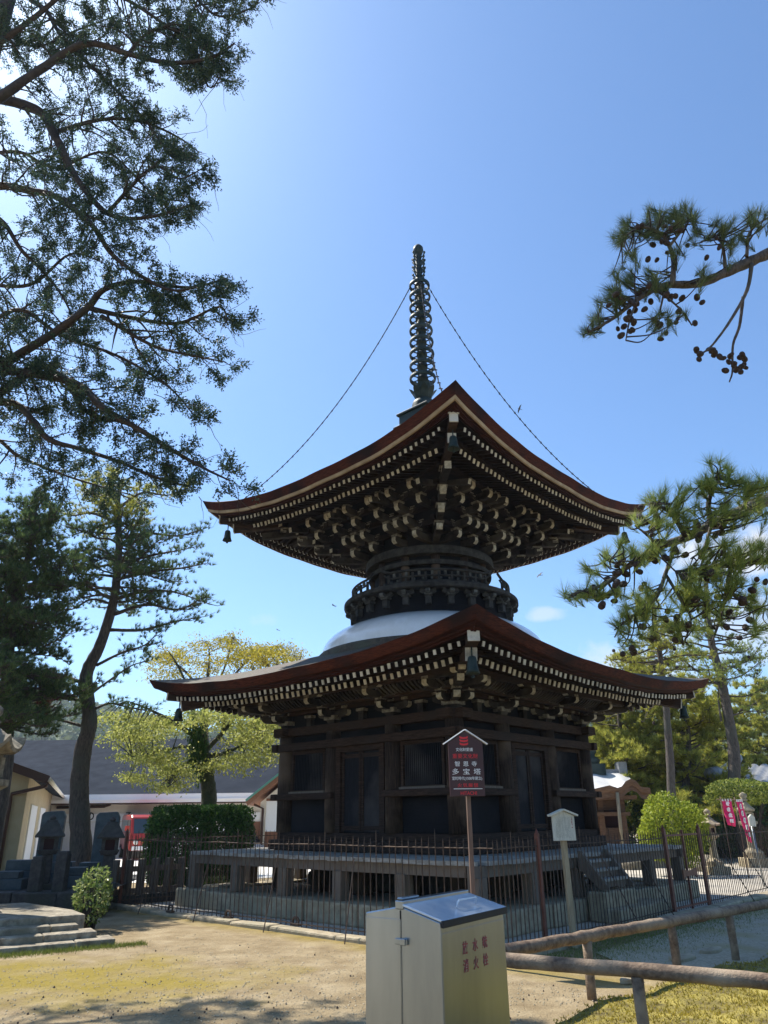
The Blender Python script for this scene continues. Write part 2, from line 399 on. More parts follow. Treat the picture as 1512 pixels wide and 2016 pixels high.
    def build(s, name, mats, parent=None, origin=(0, 0, 0), bevel=0, label=None):
        me = bpy.data.meshes.new(name)
        o = np.array(origin, float)
        vs = (np.array(s.v) - o) if len(s.v) else np.zeros((0, 3))
        me.from_pydata(vs.tolist(), [], s.f)
        if not isinstance(mats, (list, tuple)): mats = [mats]
        for m_ in mats: me.materials.append(M[m_] if isinstance(m_, str) else m_)
        me.polygons.foreach_set('material_index', s.m); me.polygons.foreach_set('use_smooth', s.sm)
        me.update()
        ob = bpy.data.objects.new(name, me); COL.objects.link(ob)
        if parent is not None: ob.parent = parent
        else: ob.location = origin
        if bevel:
            b = ob.modifiers.new('bevel', 'BEVEL'); b.width = bevel; b.segments = 2; b.limit_method = 'ANGLE'; b.angle_limit = R(40)
        if label: ob['label'] = label
        return ob


def tris(name, V, mat_, parent=None, origin=(0, 0, 0), label=None, quads=False):
    """soup of separate leaf faces from an (n, 3 or 4, 3) array"""
    k = V.shape[1]; n = V.shape[0]
    v = (V.reshape(-1, 3) - np.array(origin)).astype(np.float32)
    me = bpy.data.meshes.new(name)
    me.vertices.add(n * k); me.vertices.foreach_set('co', v.ravel())
    me.loops.add(n * k); me.loops.foreach_set('vertex_index', np.arange(n * k, dtype=np.int32))
    me.polygons.add(n); me.polygons.foreach_set('loop_start', np.arange(0, n * k, k, dtype=np.int32))
    try: me.polygons.foreach_set('loop_total', np.full(n, k, dtype=np.int32))
    except Exception: pass
    me.materials.append(M[mat_]); me.update(calc_edges=True)
    ob = bpy.data.objects.new(name, me); COL.objects.link(ob)
    if parent is not None: ob.parent = parent
    else: ob.location = origin
    if label: ob['label'] = label
    return ob


def tag(o, label, cat, group=None, kind=None):
    if label: o['label'] = label
    if cat: o['category'] = cat
    if group: o['group'] = group
    if kind: o['kind'] = kind
    return o


def thing(name, label, cat, loc=(0, 0, 0), rz=0, group=None):
    o = bpy.data.objects.new(name, None); COL.objects.link(o); o.empty_display_size = .3
    o.location = tuple(map(float, loc)); o.rotation_euler = (0, 0, rz)
    return tag(o, label, cat, group)


def copy_tree(o, parent=None):
    c = o.copy(); COL.objects.link(c)
    if parent is not None: c.parent = parent
    for ch in list(o.children): copy_tree(ch, c)
    return c


def text_mesh(name, body, size, mat_, parent, mtx, vertical=False, extrude=.001, sx=1.0, bold=0.0, space=1.0):
    """lettering as flat mesh lying in the local xz plane, facing -y"""
    V = []; F = []
    rows = list(body) if vertical else [body]
    for i, r_ in enumerate(rows):
        cu = bpy.data.curves.new('lettering', 'FONT'); cu.body = r_; cu.size = size; cu.extrude = extrude
        cu.align_x = 'CENTER'; cu.align_y = 'CENTER'; cu.space_character = space; cu.offset = bold
        o = bpy.data.objects.new('lettering', cu); COL.objects.link(o)
        bpy.context.view_layer.update()
        dg = bpy.context.evaluated_depsgraph_get()
        me = bpy.data.meshes.new_from_object(o.evaluated_get(dg))
        off = -i * size * 1.05 if vertical else 0
        k = len(V)
        V += [(v.co.x * sx, -v.co.z, v.co.y + off) for v in me.vertices]
        F += [[k + j for j in p.vertices] for p in me.polygons]
        bpy.data.objects.remove(o); bpy.data.curves.remove(cu); bpy.data.meshes.remove(me)
    mb = MB(); mb.add([mtx @ Vector(v) for v in V], F)
    return mb.build(name, mat_, parent)
# ------------------------------------------------------------------ ground, paths, hills
PC = np.array([1.037, 16.18, 0.0]); PRZ = 0.0424 - math.pi / 4
PX = np.array([math.cos(PRZ), math.sin(PRZ), 0]); PY = np.array([-math.sin(PRZ), math.cos(PRZ), 0])


def pw(x, y, z=0.0): return PC + PX * x + PY * y + np.array([0, 0, z])      # pagoda axes to world


def sheet(name, pts, z, m, kind='structure'):
    mb = MB(); mb.add([(p[0], p[1], z) for p in pts], [tuple(range(len(pts)))])
    return tag(mb.build(name, m), None, None, kind=kind)


def ground():
    xs = np.concatenate([[-1500, -500, -200, -100, -60], np.arange(-40, 40.1, 2.0), [60, 100, 200, 500, 1500]])
    ys = np.concatenate([[-300, -100, -30], np.arange(-10, 60.1, 2.0), [80, 120, 200, 400, 800, 2000]])
    mb = MB(); n = len(xs)
    mb.add([(x, y, 0.0) for y in ys for x in xs],
           [(j * n + i, j * n + i + 1, (j + 1) * n + i + 1, (j + 1) * n + i) for j in range(len(ys) - 1) for i in range(n - 1)])
    tag(mb.build('ground', 'ground'), None, None, kind='structure')


ground()
# gravel inside the iron fence and the pale court behind it
sheet('inner_gravel', [pw(-4.36, -4.36), pw(4.36, -4.36), pw(4.36, 9), pw(-4.36, 9)], .004, 'court')
sheet('court', [(7.2, 16.0), (26, 16.5), (34, 60), (-2, 60), (-2, 24), (4.5, 22.5)], .008, 'court')
sheet('yard', [(-40, 21.5), (-4.6, 21.5), (-2.2, 24), (-2.2, 36), (-40, 36)], .006, 'yardc')  # pale yard sheet added to bounce light onto the storehouse walls
# gravel path between the fence and the log rail
sheet('path', [pw(6.0, -4.4) + (.2, -.2, 0), pw(9.4, -2.6), pw(9.4, 12), pw(5.1, 12), pw(5.1, -3.4)], .012, 'gravel')


def hills():
    mb = MB(); nx, ny = 150, 40; rng = np.random.default_rng(5)
    X = np.linspace(-420, 330, nx); Y = np.linspace(170, 520, ny)
    ph = rng.uniform(0, 6.28, 12)
    vs = []
    for y in Y:
        for x in X:
            t = min(1, max(0, (y - 170) / 230)); t = t * t * (3 - 2 * t)
            prof = 48 + 10 * math.sin(x / 70 + .6) + 6 * math.sin(x / 27 + 2.1) - .05 * (x + 60) + (9 if x < -110 else 0)
            z = t * prof + 3.0 * math.sin(x / 9 + ph[0] + y / 13) * t + 2.2 * math.sin(x / 5 + y / 6 + ph[1]) * t + rng.uniform(-1.9, 1.9) * t - 1.0
            vs.append((x + rng.uniform(-1.5, 1.5), y + rng.uniform(-2, 2), z))
    mb.add(vs, [(j * nx + i, j * nx + i + 1, (j + 1) * nx + i + 1, (j + 1) * nx + i) for j in range(ny - 1) for i in range(nx - 1)])
    tag(mb.build('hills', 'hillf'), None, None, kind='structure')
    # tree crowns over the slope
    n = 5200
    x = rng.uniform(-260, 120, n); y = rng.uniform(180, 400, n)
    t = np.clip((y - 170) / 230, 0, 1); t = t * t * (3 - 2 * t)
    z = t * (48 + 10 * np.sin(x / 70 + .6) + 6 * np.sin(x / 27 + 2.1) - .05 * (x + 60) + np.where(x < -110, 9, 0))
    P = np.stack([x, y, z], 1)
    k = 14
    C = np.repeat(P, k, 0); d = rng.normal(size=(n * k, 3)); d /= np.linalg.norm(d, axis=1)[:, None]
    C = C + d * np.array([3.2, 3.2, 3.0]) * rng.uniform(.6, 1.15, (n * k, 1)) + np.array([0, 0, 2.2])
    V = leaf_quads(C, rng, 2.1, 1.7)
    tag(tris('hillside_wood', V, 'hillleaf'), 'hazy wooded hillside far behind the low dark-roofed building', 'wood', kind='stuff')


def leaf_quads(C, rng, a, b):
    n = len(C); u = rng.normal(size=(n, 3)); u /= np.linalg.norm(u, axis=1)[:, None]
    w = rng.normal(size=(n, 3)); w -= u * (u * w).sum(1)[:, None]; w /= np.linalg.norm(w, axis=1)[:, None]
    s = rng.uniform(.65, 1.25, (n, 1))
    u = u * a * .5 * s; w = w * b * .5 * s
    return np.stack([C - u, C + w * .9 - u * .1, C + u, C - w * .9 - u * .1], 1)


M['hillleaf'] = leaf_mat('hill_tree_crowns', [(.035, .07, .03), (.07, .12, .04), (.13, .17, .055), (.20, .22, .08)], .2, .8)
hills()

# ------------------------------------------------------------------ the pagoda
pag = thing('pagoda', 'dark wooden two-roofed pagoda with a round white dome between its roofs and a bronze spire', 'pagoda', PC, PRZ)
ROT4 = [Matrix.Rotation(k * math.pi / 2, 3, 'Z') for k in range(4)]      # face 0 is -y (front-left), 1 is +x (front-right), 2 +y, 3 -x


def side(k, x, o, z):                                 # along the face, outward offset, height
    return tuple(ROT4[k] @ Vector((x, -o, z)))


# --- stone base, blocks butted end to end
mb = MB(); rr = random.Random(3)
for k in range(4):
    x = -3.66
    while x < 3.0:
        w = min(rr.uniform(.8, 1.3), 3.04 - x)
        if 3.04 - (x + w) < .5: w = 3.04 - x
        jo = rr.uniform(-.02, .02); jz = rr.uniform(-.012, .012)
        vs = [side(k, x + .006, 3.66 + jo, 0), side(k, x + w - .006, 3.66 + jo, 0), side(k, x + w - .006, 3.04, 0), side(k, x + .006, 3.04, 0)]
        top = [(a, b, .315 + jz) for a, b, c in vs]
        mb.add(vs + top, [(3, 2, 1, 0), (4, 5, 6, 7), (0, 1, 5, 4), (1, 2, 6, 5), (2, 3, 7, 6), (3, 0, 4, 7)])
        x += w
mb.build('stone_base', 'stone', pag, bevel=.03)
mb = MB(); mb.box((-3.03, -3.03, 0), (3.03, 3.03, .27)); mb.build('base_fill', 'court', pag)
# dark core of foundation stones under the floor
for i in range(5):
    for j in range(5):
        if 1 <= i <= 3 and 1 <= j <= 3 and (i, j) != (2, 2) and rr.random() < .35: continue
        x, y = -2.2 + 1.1 * i, -2.2 + 1.1 * j
        mb = MB(); mb.cbox((x, y, .66), (.26, .26, .76)); mb.build('floor_post', 'woodv', pag)
mb = MB(); mb.box((-1.9, -1.9, .28), (1.9, 1.9, .62)); mb.build('earth_mound', 'stonedark', pag, bevel=.15)

# --- deck: boards laid outwards, edge beam, posts
DH = 3.54
deck = MB(); rr = random.Random(5)
for k in range(4):
    x = -DH
    while x < DH - .01:
        w = min(.27, DH - x); x1 = x + w - .006
        o = max(2.30, 0); zt = .958 + rr.uniform(-.006, .004)
        inner = max(o, max(abs(x), abs(x1)) if max(abs(x), abs(x1)) > 2.30 else o)
        if inner < DH - .04:
            eo = DH + rr.uniform(-.02, .015)
            ia = max(2.30, abs(x)); ib = max(2.30, abs(x1))
            vs = [side(k, x, eo, zt - .06), side(k, x1, eo, zt - .06), side(k, x1, ib, zt - .06), side(k, x, ia, zt - .06)]
            deck.add(vs + [(a, b, zt) for a, b, c in vs], [(3, 2, 1, 0), (4, 5, 6, 7), (0, 1, 5, 4), (1, 2, 6, 5), (2, 3, 7, 6), (3, 0, 4, 7)])
        x += w
dk = deck.build('deck', 'deckw', pag)
mb = MB()
for k in range(4):
    p, q = side(k, -DH + .0, DH - .14, .82), side(k, DH - .28, DH - .14, .82)
    mb.beam(p, q, .13, .15)
    mb.beam(side(k, -2.3, 2.42, .80), side(k, 2.18, 2.42, .80), .13, .16)
mb.build('deck_beam', 'deckp', dk)
for k in range(4):
    for i in range(5):
        x = -DH + .14 + (2 * DH - .28) * i / 5
        mb = MB(); mb.cbox(side(k, x, DH - .14, .532), (.2, .2, .434), rz=0); mb.build('deck_post', 'deckp', dk, bevel=.008)
        if i in (0,): continue
        mb = MB(); mb.beam(side(k, x, DH - .25, .80), side(k, x, 2.50, .80), .10, .13); mb.build('deck_joist', 'deckp', dk)

# --- short stairs on the front-right face, standing on a stone block
st = MB(); SY0, SY1 = -.80, .07
for xn, z in ((3.70, .86), (3.82, .735), (3.95, .60)): st.box((xn - .17, SY0 + .035, z - .04), (xn, SY1 - .035, z), 0)
sto = st.build('staircase', 'deckw', pag)
mb = MB()
for xn, z in ((3.67, .82), (3.79, .695), (3.92, .56)): mb.box((xn - .03, SY0 + .037, z - .085), (xn, SY1 - .037, z - .002))
mb.build('stair_riser', 'deckp', sto)
for y in (SY0, SY1):
    mb = MB(); mb.prism([(3.545, 1.0), (3.60, 1.0), (4.02, .50), (4.02, .445), (3.90, .445), (3.545, .74)], (0, y, 0), (1, 0, 0), (0, 0, 1), (0, 1, 0), .065); mb.build('stair_stringer', 'deckp', sto)
mb = MB(); mb.box((3.70, -.94, 0), (4.02, .14, .43)); mb.build('stair_block', 'stone', pag, bevel=.03)
mb = MB(); mb.box((4.025, -1.02, 0), (4.29, .20, .21)); mb.build('stair_block', 'stone', pag, bevel=.03)
mb = MB(); mb.box((3.70, .18, 0), (4.20, 1.05, .20)); mb.build('stair_block', 'stone', pag, bevel=.03)

# --- sill, columns, beams, walls
mb = MB(); rr = random.Random(9)
mb.box((-2.42, -2.42, .97), (2.42, 2.42, 1.15)); mb.box((-2.30, -2.30, 1.152), (2.30, 2.30, 1.275))
mb.build('sill', 'wood', pag, bevel=.01)
COLX = (-2.2, -.79, .79, 2.2); B = 2.2
for k in range(4):
    for i, x in enumerate(COLX[:3]):
        mb = MB(); c = side(k, x, B, 0)
        mb.tube([(c[0], c[1], 1.276), (c[0], c[1], 2.0), (c[0], c[1], 3.115)], [.165, .17, .16], 18)
        mb.build('column', 'woodv', pag)


def face_beam(name, z0, z1, off, depth, ext, m='wood', spans=None):
    for k in range(4):
        for (a, b) in (spans or ((-off - ext, off + ext),)):
            mb = MB(); d = .0025 * (k % 2)
            if spans is None and k % 2: a, b = -off + depth + .002, off - depth - .002
            p = side(k, a, off - depth / 2, (z0 + z1) / 2); q = side(k, b, off - depth / 2, (z0 + z1) / 2)
            mb.beam(p, q, depth, z1 - z0)
            if spans is None and k % 2:                # crossing ends beyond the corner
                for s in (-1, 1):
                    mb.beam(side(k, s * (off + .002), off - depth / 2, (z0 + z1) / 2), side(k, s * (off + ext), off - depth / 2, (z0 + z1) / 2), depth, z1 - z0 - .01)
            mb.build(name, m, pag, bevel=.012)


face_beam('head_beam', 3.10, 3.262, 2.33, .30, .16)
face_beam('upper_tie_beam', 2.80, 2.95, 2.40, .14, .06)
face_beam('lower_tie_beam', 1.87, 1.985, 2.40, .14, .05, spans=((-2.44, -.66), (.66, 2.44)))
for k in range(4):
    mb = MB()
    mb.beam(side(k, -2.1, 2.14, 2.06), side(k, 2.1, 2.14, 2.06), .05, 2.1)
    mb.build('wall_panel', 'panel', pag)
    mb = MB()
    mb.beam(side(k, -2.2, 2.13, 3.75), side(k, 2.2, 2.13, 3.75), .05, 1.0)
    mb.build('upper_wall', 'panel', pag)
    for s in (-1, 1):                                  # lattice windows of the side bays
        x0 = s * 1.495; hw = .50
        fr = MB()
        fr.beam(side(k, x0 - hw, 2.20, 2.02), side(k, x0 + hw, 2.20, 2.02), .10, .06); fr.beam(side(k, x0 - hw, 2.20, 2.765), side(k, x0 + hw, 2.20, 2.765), .10, .06)
        for t in (-1, 1): fr.beam(side(k, x0 + t * (hw - .03), 2.20, 2.052), side(k, x0 + t * (hw - .03), 2.20, 2.733), .06, .10, up=tuple(ROT4[k] @ Vector((0, -1, 0))))
        wo = fr.build('lattice_window', 'wood', pag)
        la = MB()
        for i in range(19):
            xx = x0 - hw + .085 + i * (2 * hw - .17) / 18
            la.beam(side(k, xx, 2.195, 2.052), side(k, xx, 2.195, 2.733), .022, .03, up=tuple(ROT4[k] @ Vector((0, -1, 0))))
        la.build('lattice', 'door', wo)
        lp = MB(); lp.beam(side(k, x0 - .5, 2.175, 1.56), side(k, x0 + .5, 2.175, 1.56), .02, .54); lp.build('lower_panel', 'panel', pag)
        ml = MB(); ml.beam(side(k, x0 - .52, 2.22, 1.985 + .022), side(k, x0 + .52, 2.22, 1.985 + .022), .14, .04); ml.build('window_sill', 'deckp', wo)
    # doors in the middle bay
    upv = tuple(ROT4[k] @ Vector((0, -1, 0)))
    df = MB()
    for s in (-1, 1): df.beam(side(k, s * .57, 2.24, 1.277), side(k, s * .57, 2.24, 2.70), .12, .12, up=upv)
    df.beam(side(k, -.63, 2.24, 2.75), side(k, .63, 2.24, 2.75), .12, .10)
    df.build('door_frame', 'wood', pag)
    for s in (-1, 1):
        d = MB(); d.beam(side(k, s * .258, 2.205, 1.29), side(k, s * .258, 2.205, 2.695), .505, .04, up=upv)
        dl = d.build('door', 'door', pag)
        e = MB(); e.beam(side(k, s * .48, 2.236, 1.30), side(k, s * .48, 2.236, 2.69), .05, .02, up=upv)
        e.beam(side(k, s * .035, 2.236, 1.30), side(k, s * .035, 2.236, 2.69), .05, .02, up=upv)
        for z in (1.36, 2.62): e.beam(side(k, s * .06, 2.236, z), side(k, s * .455, 2.236, z), .02, .07)
        e.build('door_rail', 'wood', dl)

# --- brackets


def arm_poly(a0, a1, h, both):
    """side view of a bracket arm from a0 to a1 with its ends curved up underneath"""
    e = .16
    up = [(a1, h), (a1, .48 * h), (a1 - .02, .30 * h), (a1 - .06, .12 * h), (a1 - e, 0)]
    if both: return [(a0, h)] + up + [(a0 + e, 0), (a0 + .06, .12 * h), (a0 + .02, .30 * h), (a0, .48 * h)], True
    return [(a0, h)] + up + [(a0, 0)], False


def arm(mb, c, d, a0, a1, w=.11, h=.12, both=False):
    poly, bo = arm_poly(a0, a1, h, both)
    d = Vector(d).normalized(); z = Vector((0, 0, 1)); l = z.cross(d)
    n = len(poly); mids = [0] * n
    for i in (0, 1, 2, 3): mids[i] = 1
    if bo:
        for i in (7, 8, 9): mids[i] = 1
    if a1 - a0 > .2 and not bo: mids[0] = 0
    mb.prism(poly, c, d, z, l, w, 0, mids)


def block(mb, c, s=.16, h=.09, rz=0.0):
    c = Vector(c)
    mb.cbox(c + Vector((0, 0, h * .22)), (s * .78, s * .78, h * .44), 0, rz, taper=.78)
    mb.cbox(c + Vector((0, 0, h * .72)), (s, s, h * .55), 2, rz)


def lower_set(mb, k, x, corner=0):
    o0 = 2.2; z0 = 3.264
    f = lambda xx, o, z: Vector(side(k, xx, o, z))
    out = (f(0, 1, 0) - f(0, 0, 0)); lat = (f(1, 0, 0) - f(0, 0, 0))
    rz = k * math.pi / 2
    if corner <= 0 or corner == 1:
        block(mb, f(x, o0, z0), .30, .15, rz)
        arm(mb, f(x, o0, z0 + .115), out, -.1, .40)
        arm(mb, f(x, o0, z0 + .115), lat, -.42, .42, both=True)
        for t in (-.34, 0, .34): block(mb, f(x + t, o0, z0 + .235), .15, .085, rz)
        block(mb, f(x, o0 + .34, z0 + .235), .15, .085, rz)
        arm(mb, f(x, o0 + .34, z0 + .30), lat, -.45, .45, both=True)
        arm(mb, f(x, o0, z0 + .30), out, 0, .78)
        for t in (-.37, 0, .37): block(mb, f(x + t, o0 + .34, z0 + .42), .14, .075, rz)
        block(mb, f(x, o0 + .70, z0 + .395), .14, .08, rz)
        if not corner: arm(mb, f(x, o0 + .70, z0 + .42), lat, -.34, .34, h=.09, both=True)
    if corner == 1:
        dg = (out + lat).normalized()
        for a1, z in ((.56, .117), (1.08, .302), (1.30, .44)): arm(mb, f(x, o0, z0 + z), dg, 0, a1, w=.12)
        # the other face's half of the corner cluster
        arm(mb, f(x, o0, z0 + .3), lat, 0, .78)
        arm(mb, f(x + .34, o0, z0 + .303), out, -.3, .45, both=False)
        for t in (.34, .70):
            block(mb, f(x + t, o0, z0 + .235 + (t > .5) * .16), .14, .08, rz)
            block(mb, f(x + t, o0 + t, z0 + .235 + (t > .5) * .16), .17, .09, rz + math.pi / 4)
        arm(mb, f(x + .70, o0 + .34, z0 + .30), lat, -.4, .25)
        arm(mb, f(x + .34, o0 + .70, z0 + .42), lat, -.3, .55, h=.09)
        arm(mb, f(x + .70, o0 + .34, z0 + .42), out, -.3, .55, h=.09)


for k in range(4):
    for x in (-.79, .79):
        mb = MB(); lower_set(mb, k, x); mb.build('lower_bracket_set', ['bracket', 'pale', 'midpale'], pag)
    mb = MB(); lower_set(mb, k, 2.2, 1); mb.build('lower_corner_bracket', ['bracket', 'pale', 'midpale'], pag)
    for x in (-1.495, 0, 1.495):                       # strut and block between the sets
        mb = MB(); c = side(k, x, 2.19, 3.263)
        mb.cbox((c[0], c[1], 3.33), (.13, .13, .13), 0, k * math.pi / 2); block(mb, (c[0], c[1], 3.395), .2, .09, k * math.pi / 2)
        mb.build('bracket_strut', ['bracket', 'pale', 'midpale'], pag)
    mb = MB()                                          # curved ribs of the coving
    for i in range(48):
        x = -2.35 + 4.7 * i / 47
        if min(abs(x - .79), abs(x + .79)) < .12: continue
        pts = [(2.56, 3.60), (2.66, 3.635), (2.76, 3.69), (2.82, 3.745)]
        for (o1, z1), (o2, z2) in zip(pts[:-1], pts[1:]): mb.beam(side(k, x, o1, z1), side(k, x, o2, z2), .05, .035)
    mb.beam(side(k, -2.4, 2.55, 3.648), side(k, 2.4, 2.55, 3.648), .04, .02)
    mb.build('cove_ribs', 'bracket', pag)
    mb = MB(); mb.beam(side(k, -2.62, 2.54, 3.60), side(k, 2.62, 2.54, 3.60), .10, .10); mb.beam(side(k, -2.3, 2.2, 3.575), side(k, 2.3, 2.2, 3.575), .10, .10)
    mb.build('through_beam', 'wood', pag)
    mb = MB(); mb.beam(side(k, -3.0, 2.90, 3.785), side(k, 2.85, 2.90, 3.785), .12, .12); mb.build('eave_purlin', 'wood', pag)

# --- eaves and roofs


def ring_strip(mb, n1, n2, mi=0, nseg=44, p=2.6):
    """band round all four sides between two edge curves (offset, mid height, corner rise)"""
    for k in range(4):
        vs = []
        for o, z, r_ in (n1, n2):
            for i in range(nseg + 1):
                s_ = -1 + 2 * i / nseg
                w_ = .007 * math.sin(9 * s_ + 2 * k) + .005 * math.sin(23 * s_ + k)
                vs.append(side(k, s_ * o, o, z + r_ * abs(s_) ** p + w_))
        m_ = nseg + 1
        mb.add(vs, [(i, i + 1, m_ + i + 1, m_ + i) for i in range(nseg)], mi, True)


def thick_strip(mb, nodes, mi=0, p=2.6):
    for a, b in zip(nodes[:-1], nodes[1:]): ring_strip(mb, a, b, mi, p=p)


def roof_top(mb, n1, inner, zin, p=2.6, nt_=16, g=1.35, nseg=40):
    o1, z1, r1 = n1
    for k in range(4):
        vs = []
        for j in range(nt_ + 1):
            t = j / nt_; o = o1 + (inner - o1) * t; z = z1 + (zin - z1) * t ** g
            for i in range(nseg + 1):
                s_ = -1 + 2 * i / nseg
                vs.append(side(k, s_ * o, o, z + r1 * abs(s_) ** p * (1 - t) ** 1.6))
        m_ = nseg + 1
        mb.add(vs, [(j * m_ + i, j * m_ + i + 1, (j + 1) * m_ + i + 1, (j + 1) * m_ + i) for j in range(nt_) for i in range(nseg)], 0, True)


def rafters(kind, roof, ot, zt, rt, oi, zi, ri, w, h, step, xmax, p, singles):
    """one row of rafters on each face; zt is the top of the rafter at its tip"""
    rest = MB()
    n = int(xmax / step)
    for k in range(4):
        for i in range(-n, n + 1):
            x = i * step
            o_in = max(oi, abs(x) + .09)
            if o_in > ot - .12: continue
            sx = min(1, abs(x) / ot)
            za = zt + rt * sx ** p
            t = (o_in - oi) / (ot - oi)
            zb = zi + (zt - zi) * t + (ri + (rt - ri) * t) * min(1, abs(x) / o_in) ** p
            ja, jb, jc = random.uniform(-.006, .006), random.uniform(-.007, .005), random.uniform(.9, 1.08)
            a = side(k, x + ja, ot + jb * 1.5, za - h / 2 + jb); b = side(k, x, o_in, zb - h / 2)
            one = singles and k in (0, 1)
            mb = MB() if one else rest
            mb.beam(b, a, w, h)
            d = (Vector(a) - Vector(b)).normalized()
            q = Vector(a) + d * .012
            mb.beam(Vector(a) - d * .004, q, w * jc + .004, h * jc + .004, 1)
            if one: mb.build(kind, ['eavewood', 'tip'], roof)
    o = rest.build(kind, ['eavewood', 'tip'], roof); o['kind'] = 'stuff'


def hip_rafter(roof, pts, w, h, capped=True):
    for k in range(4):
        mb = MB()
        P = [Vector(side(k, o, o, z)) for o, z in pts]
        for a, b in zip(P[:-1], P[1:]): mb.beam(a, b, w, h, 0)
        d = (P[-1] - P[-2]).normalized()
        mb.beam(P[-1] - d * .01, P[-1] + d * .016, w + .006, h + .006, 1)
        if capped: mb.beam(P[-1] - d * .05 + Vector((0, 0, h / 2)), P[-1] + d * .03 + Vector((0, 0, h / 2)), w + .05, .04, 1, bottom=True)
        mb.build('hip_rafter', ['wood', 'tip'], roof)


# lower roof
mb = MB(); LE = (4.33, 3.93, .38)
roof_top(mb, LE, 2.30, 4.66, g=1.1)
lroof = mb.build('lower_roof', 'bark', pag)
mb = MB(); thick_strip(mb, [(4.335, 3.932, .382), (4.32, 3.90, .37), (4.25, 3.80, .335), (4.22, 3.785, .33)]); mb.build('bark_edge', 'barkedge', lroof)
mb = MB(); thick_strip(mb, [(4.225, 3.786, .33), (4.13, 3.782, .315), (4.12, 3.755, .31), (4.06, 3.753, .295), (4.055, 3.735, .29), (4.00, 3.732, .28)], 0)
mb.build('eave_board', 'redwood', lroof)
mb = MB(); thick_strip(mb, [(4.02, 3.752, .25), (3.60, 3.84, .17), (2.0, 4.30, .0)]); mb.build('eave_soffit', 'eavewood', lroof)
mb = MB(); thick_strip(mb, [(3.66, 3.705, .15), (3.66, 3.82, .17), (3.50, 3.85, .16), (3.50, 3.725, .13), (3.66, 3.705, .15)]); mb.build('eave_batten', 'eavewood', lroof)
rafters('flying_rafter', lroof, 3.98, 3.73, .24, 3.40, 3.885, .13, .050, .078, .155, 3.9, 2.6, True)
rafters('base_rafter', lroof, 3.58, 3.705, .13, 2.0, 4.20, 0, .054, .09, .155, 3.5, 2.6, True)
hip_rafter(lroof, [(2.0, 4.02), (3.45, 3.84), (3.80, 3.75)], .17, .19, False)
hip_rafter(lroof, [(3.2, 4.02), (3.75, 3.93), (4.02, 3.965)], .17, .17)
# low ring of thatch at the foot of the dome
mb = MB(); mb.lathe([(2.56, 4.40), (2.56, 4.68), (2.52, 4.73), (2.3, 4.75)], n=64); mb.build('roof_collar', 'bark', lroof)
# plaster dome
mb = MB(); prof = [(2.42, 4.62), (2.43, 4.80)]
for i in range(1, 17):
    a = i / 16 * math.radians(68); prof.append((2.43 * math.cos(a) ** .92, 4.80 + .80 * math.sin(a) ** .95))
prof.append((1.0, prof[-1][1] + .02))
mb.lathe(prof, n=72); mb.build('plaster_dome', 'plaster', pag)
DZ = prof[-1][1]
# balcony
mb = MB(); mb.lathe([(1.70, DZ - .25), (1.68, 5.9)], n=48); mb.build('balcony_wall', 'panel', pag)
for i in range(24):
    mb = MB(); a = 2 * math.pi * (i + .5) / 24; d = Vector((math.cos(a), math.sin(a), 0)); l = Vector((-d.y, d.x, 0))
    z = DZ + .0
    mb.cbox(d * 1.76 + Vector((0, 0, z + .03)), (.12, .12, .14), 0, a)
    block(mb, d * 1.76 + Vector((0, 0, z + .10)), .17, .08, a)
    arm(mb, d * 1.70 + Vector((0, 0, z + .15)), d, 0, .24, w=.09, h=.09)
    arm(mb, d * 1.78 + Vector((0, 0, z + .165)), l, -.17, .17, w=.08, h=.085, both=True)
    for t in (-.13, 0, .13): block(mb, d * 1.78 + l * t + Vector((0, 0, z + .25)), .09, .06, a)
    arm(mb, d * 1.86 + Vector((0, 0, z + .275)), l, -.2, .2, w=.08, h=.07, both=True)
    mb.build('balcony_bracket', ['balc', 'balc2', 'balc2'], pag)
mb = MB(); mb.lathe([(1.55, 5.84), (1.94, 5.84), (1.96, 5.86), (1.96, 5.93), (1.93, 5.95), (1.3, 5.96)], n=64, smooth=False); bal = mb.build('balcony_floor', 'balc', pag)
for k in range(4):                                     # four lengths of railing between the openings
    c = k * math.pi / 2 + math.pi / 4
    for zz, rr_ in ((6.00, .028), (6.12, .022), (6.25, .03)):
        pass
    mb = MB()
    for zz, rr_, ext in ((6.005, .026, 0), (6.12, .02, .03), (6.25, .028, .07)):
        a0, a1 = c - R(37) - ext, c + R(37) + ext
        pts = []
        for i in range(25):
            a = a0 + (a1 - a0) * i / 24; lift = .10 * max(0, abs(i - 12) / 12 - .86) / .14 if ext else 0
            pts.append((1.77 * math.cos(a), 1.77 * math.sin(a), zz + lift))
        mb.tube(pts, rr_, 6)
    for i in range(9):
        a = c + R(-35 + 70 * i / 8); mb.cbox((1.77 * math.cos(a), 1.77 * math.sin(a), 6.08), (.045, .045, .25), 0, a)
        if i < 8:
            a += R(4.4); mb.cbox((1.77 * math.cos(a), 1.77 * math.sin(a), 6.18), (.05, .05, .08), 1, a)
    mb.build('railing', ['balc', 'balc2'], bal)
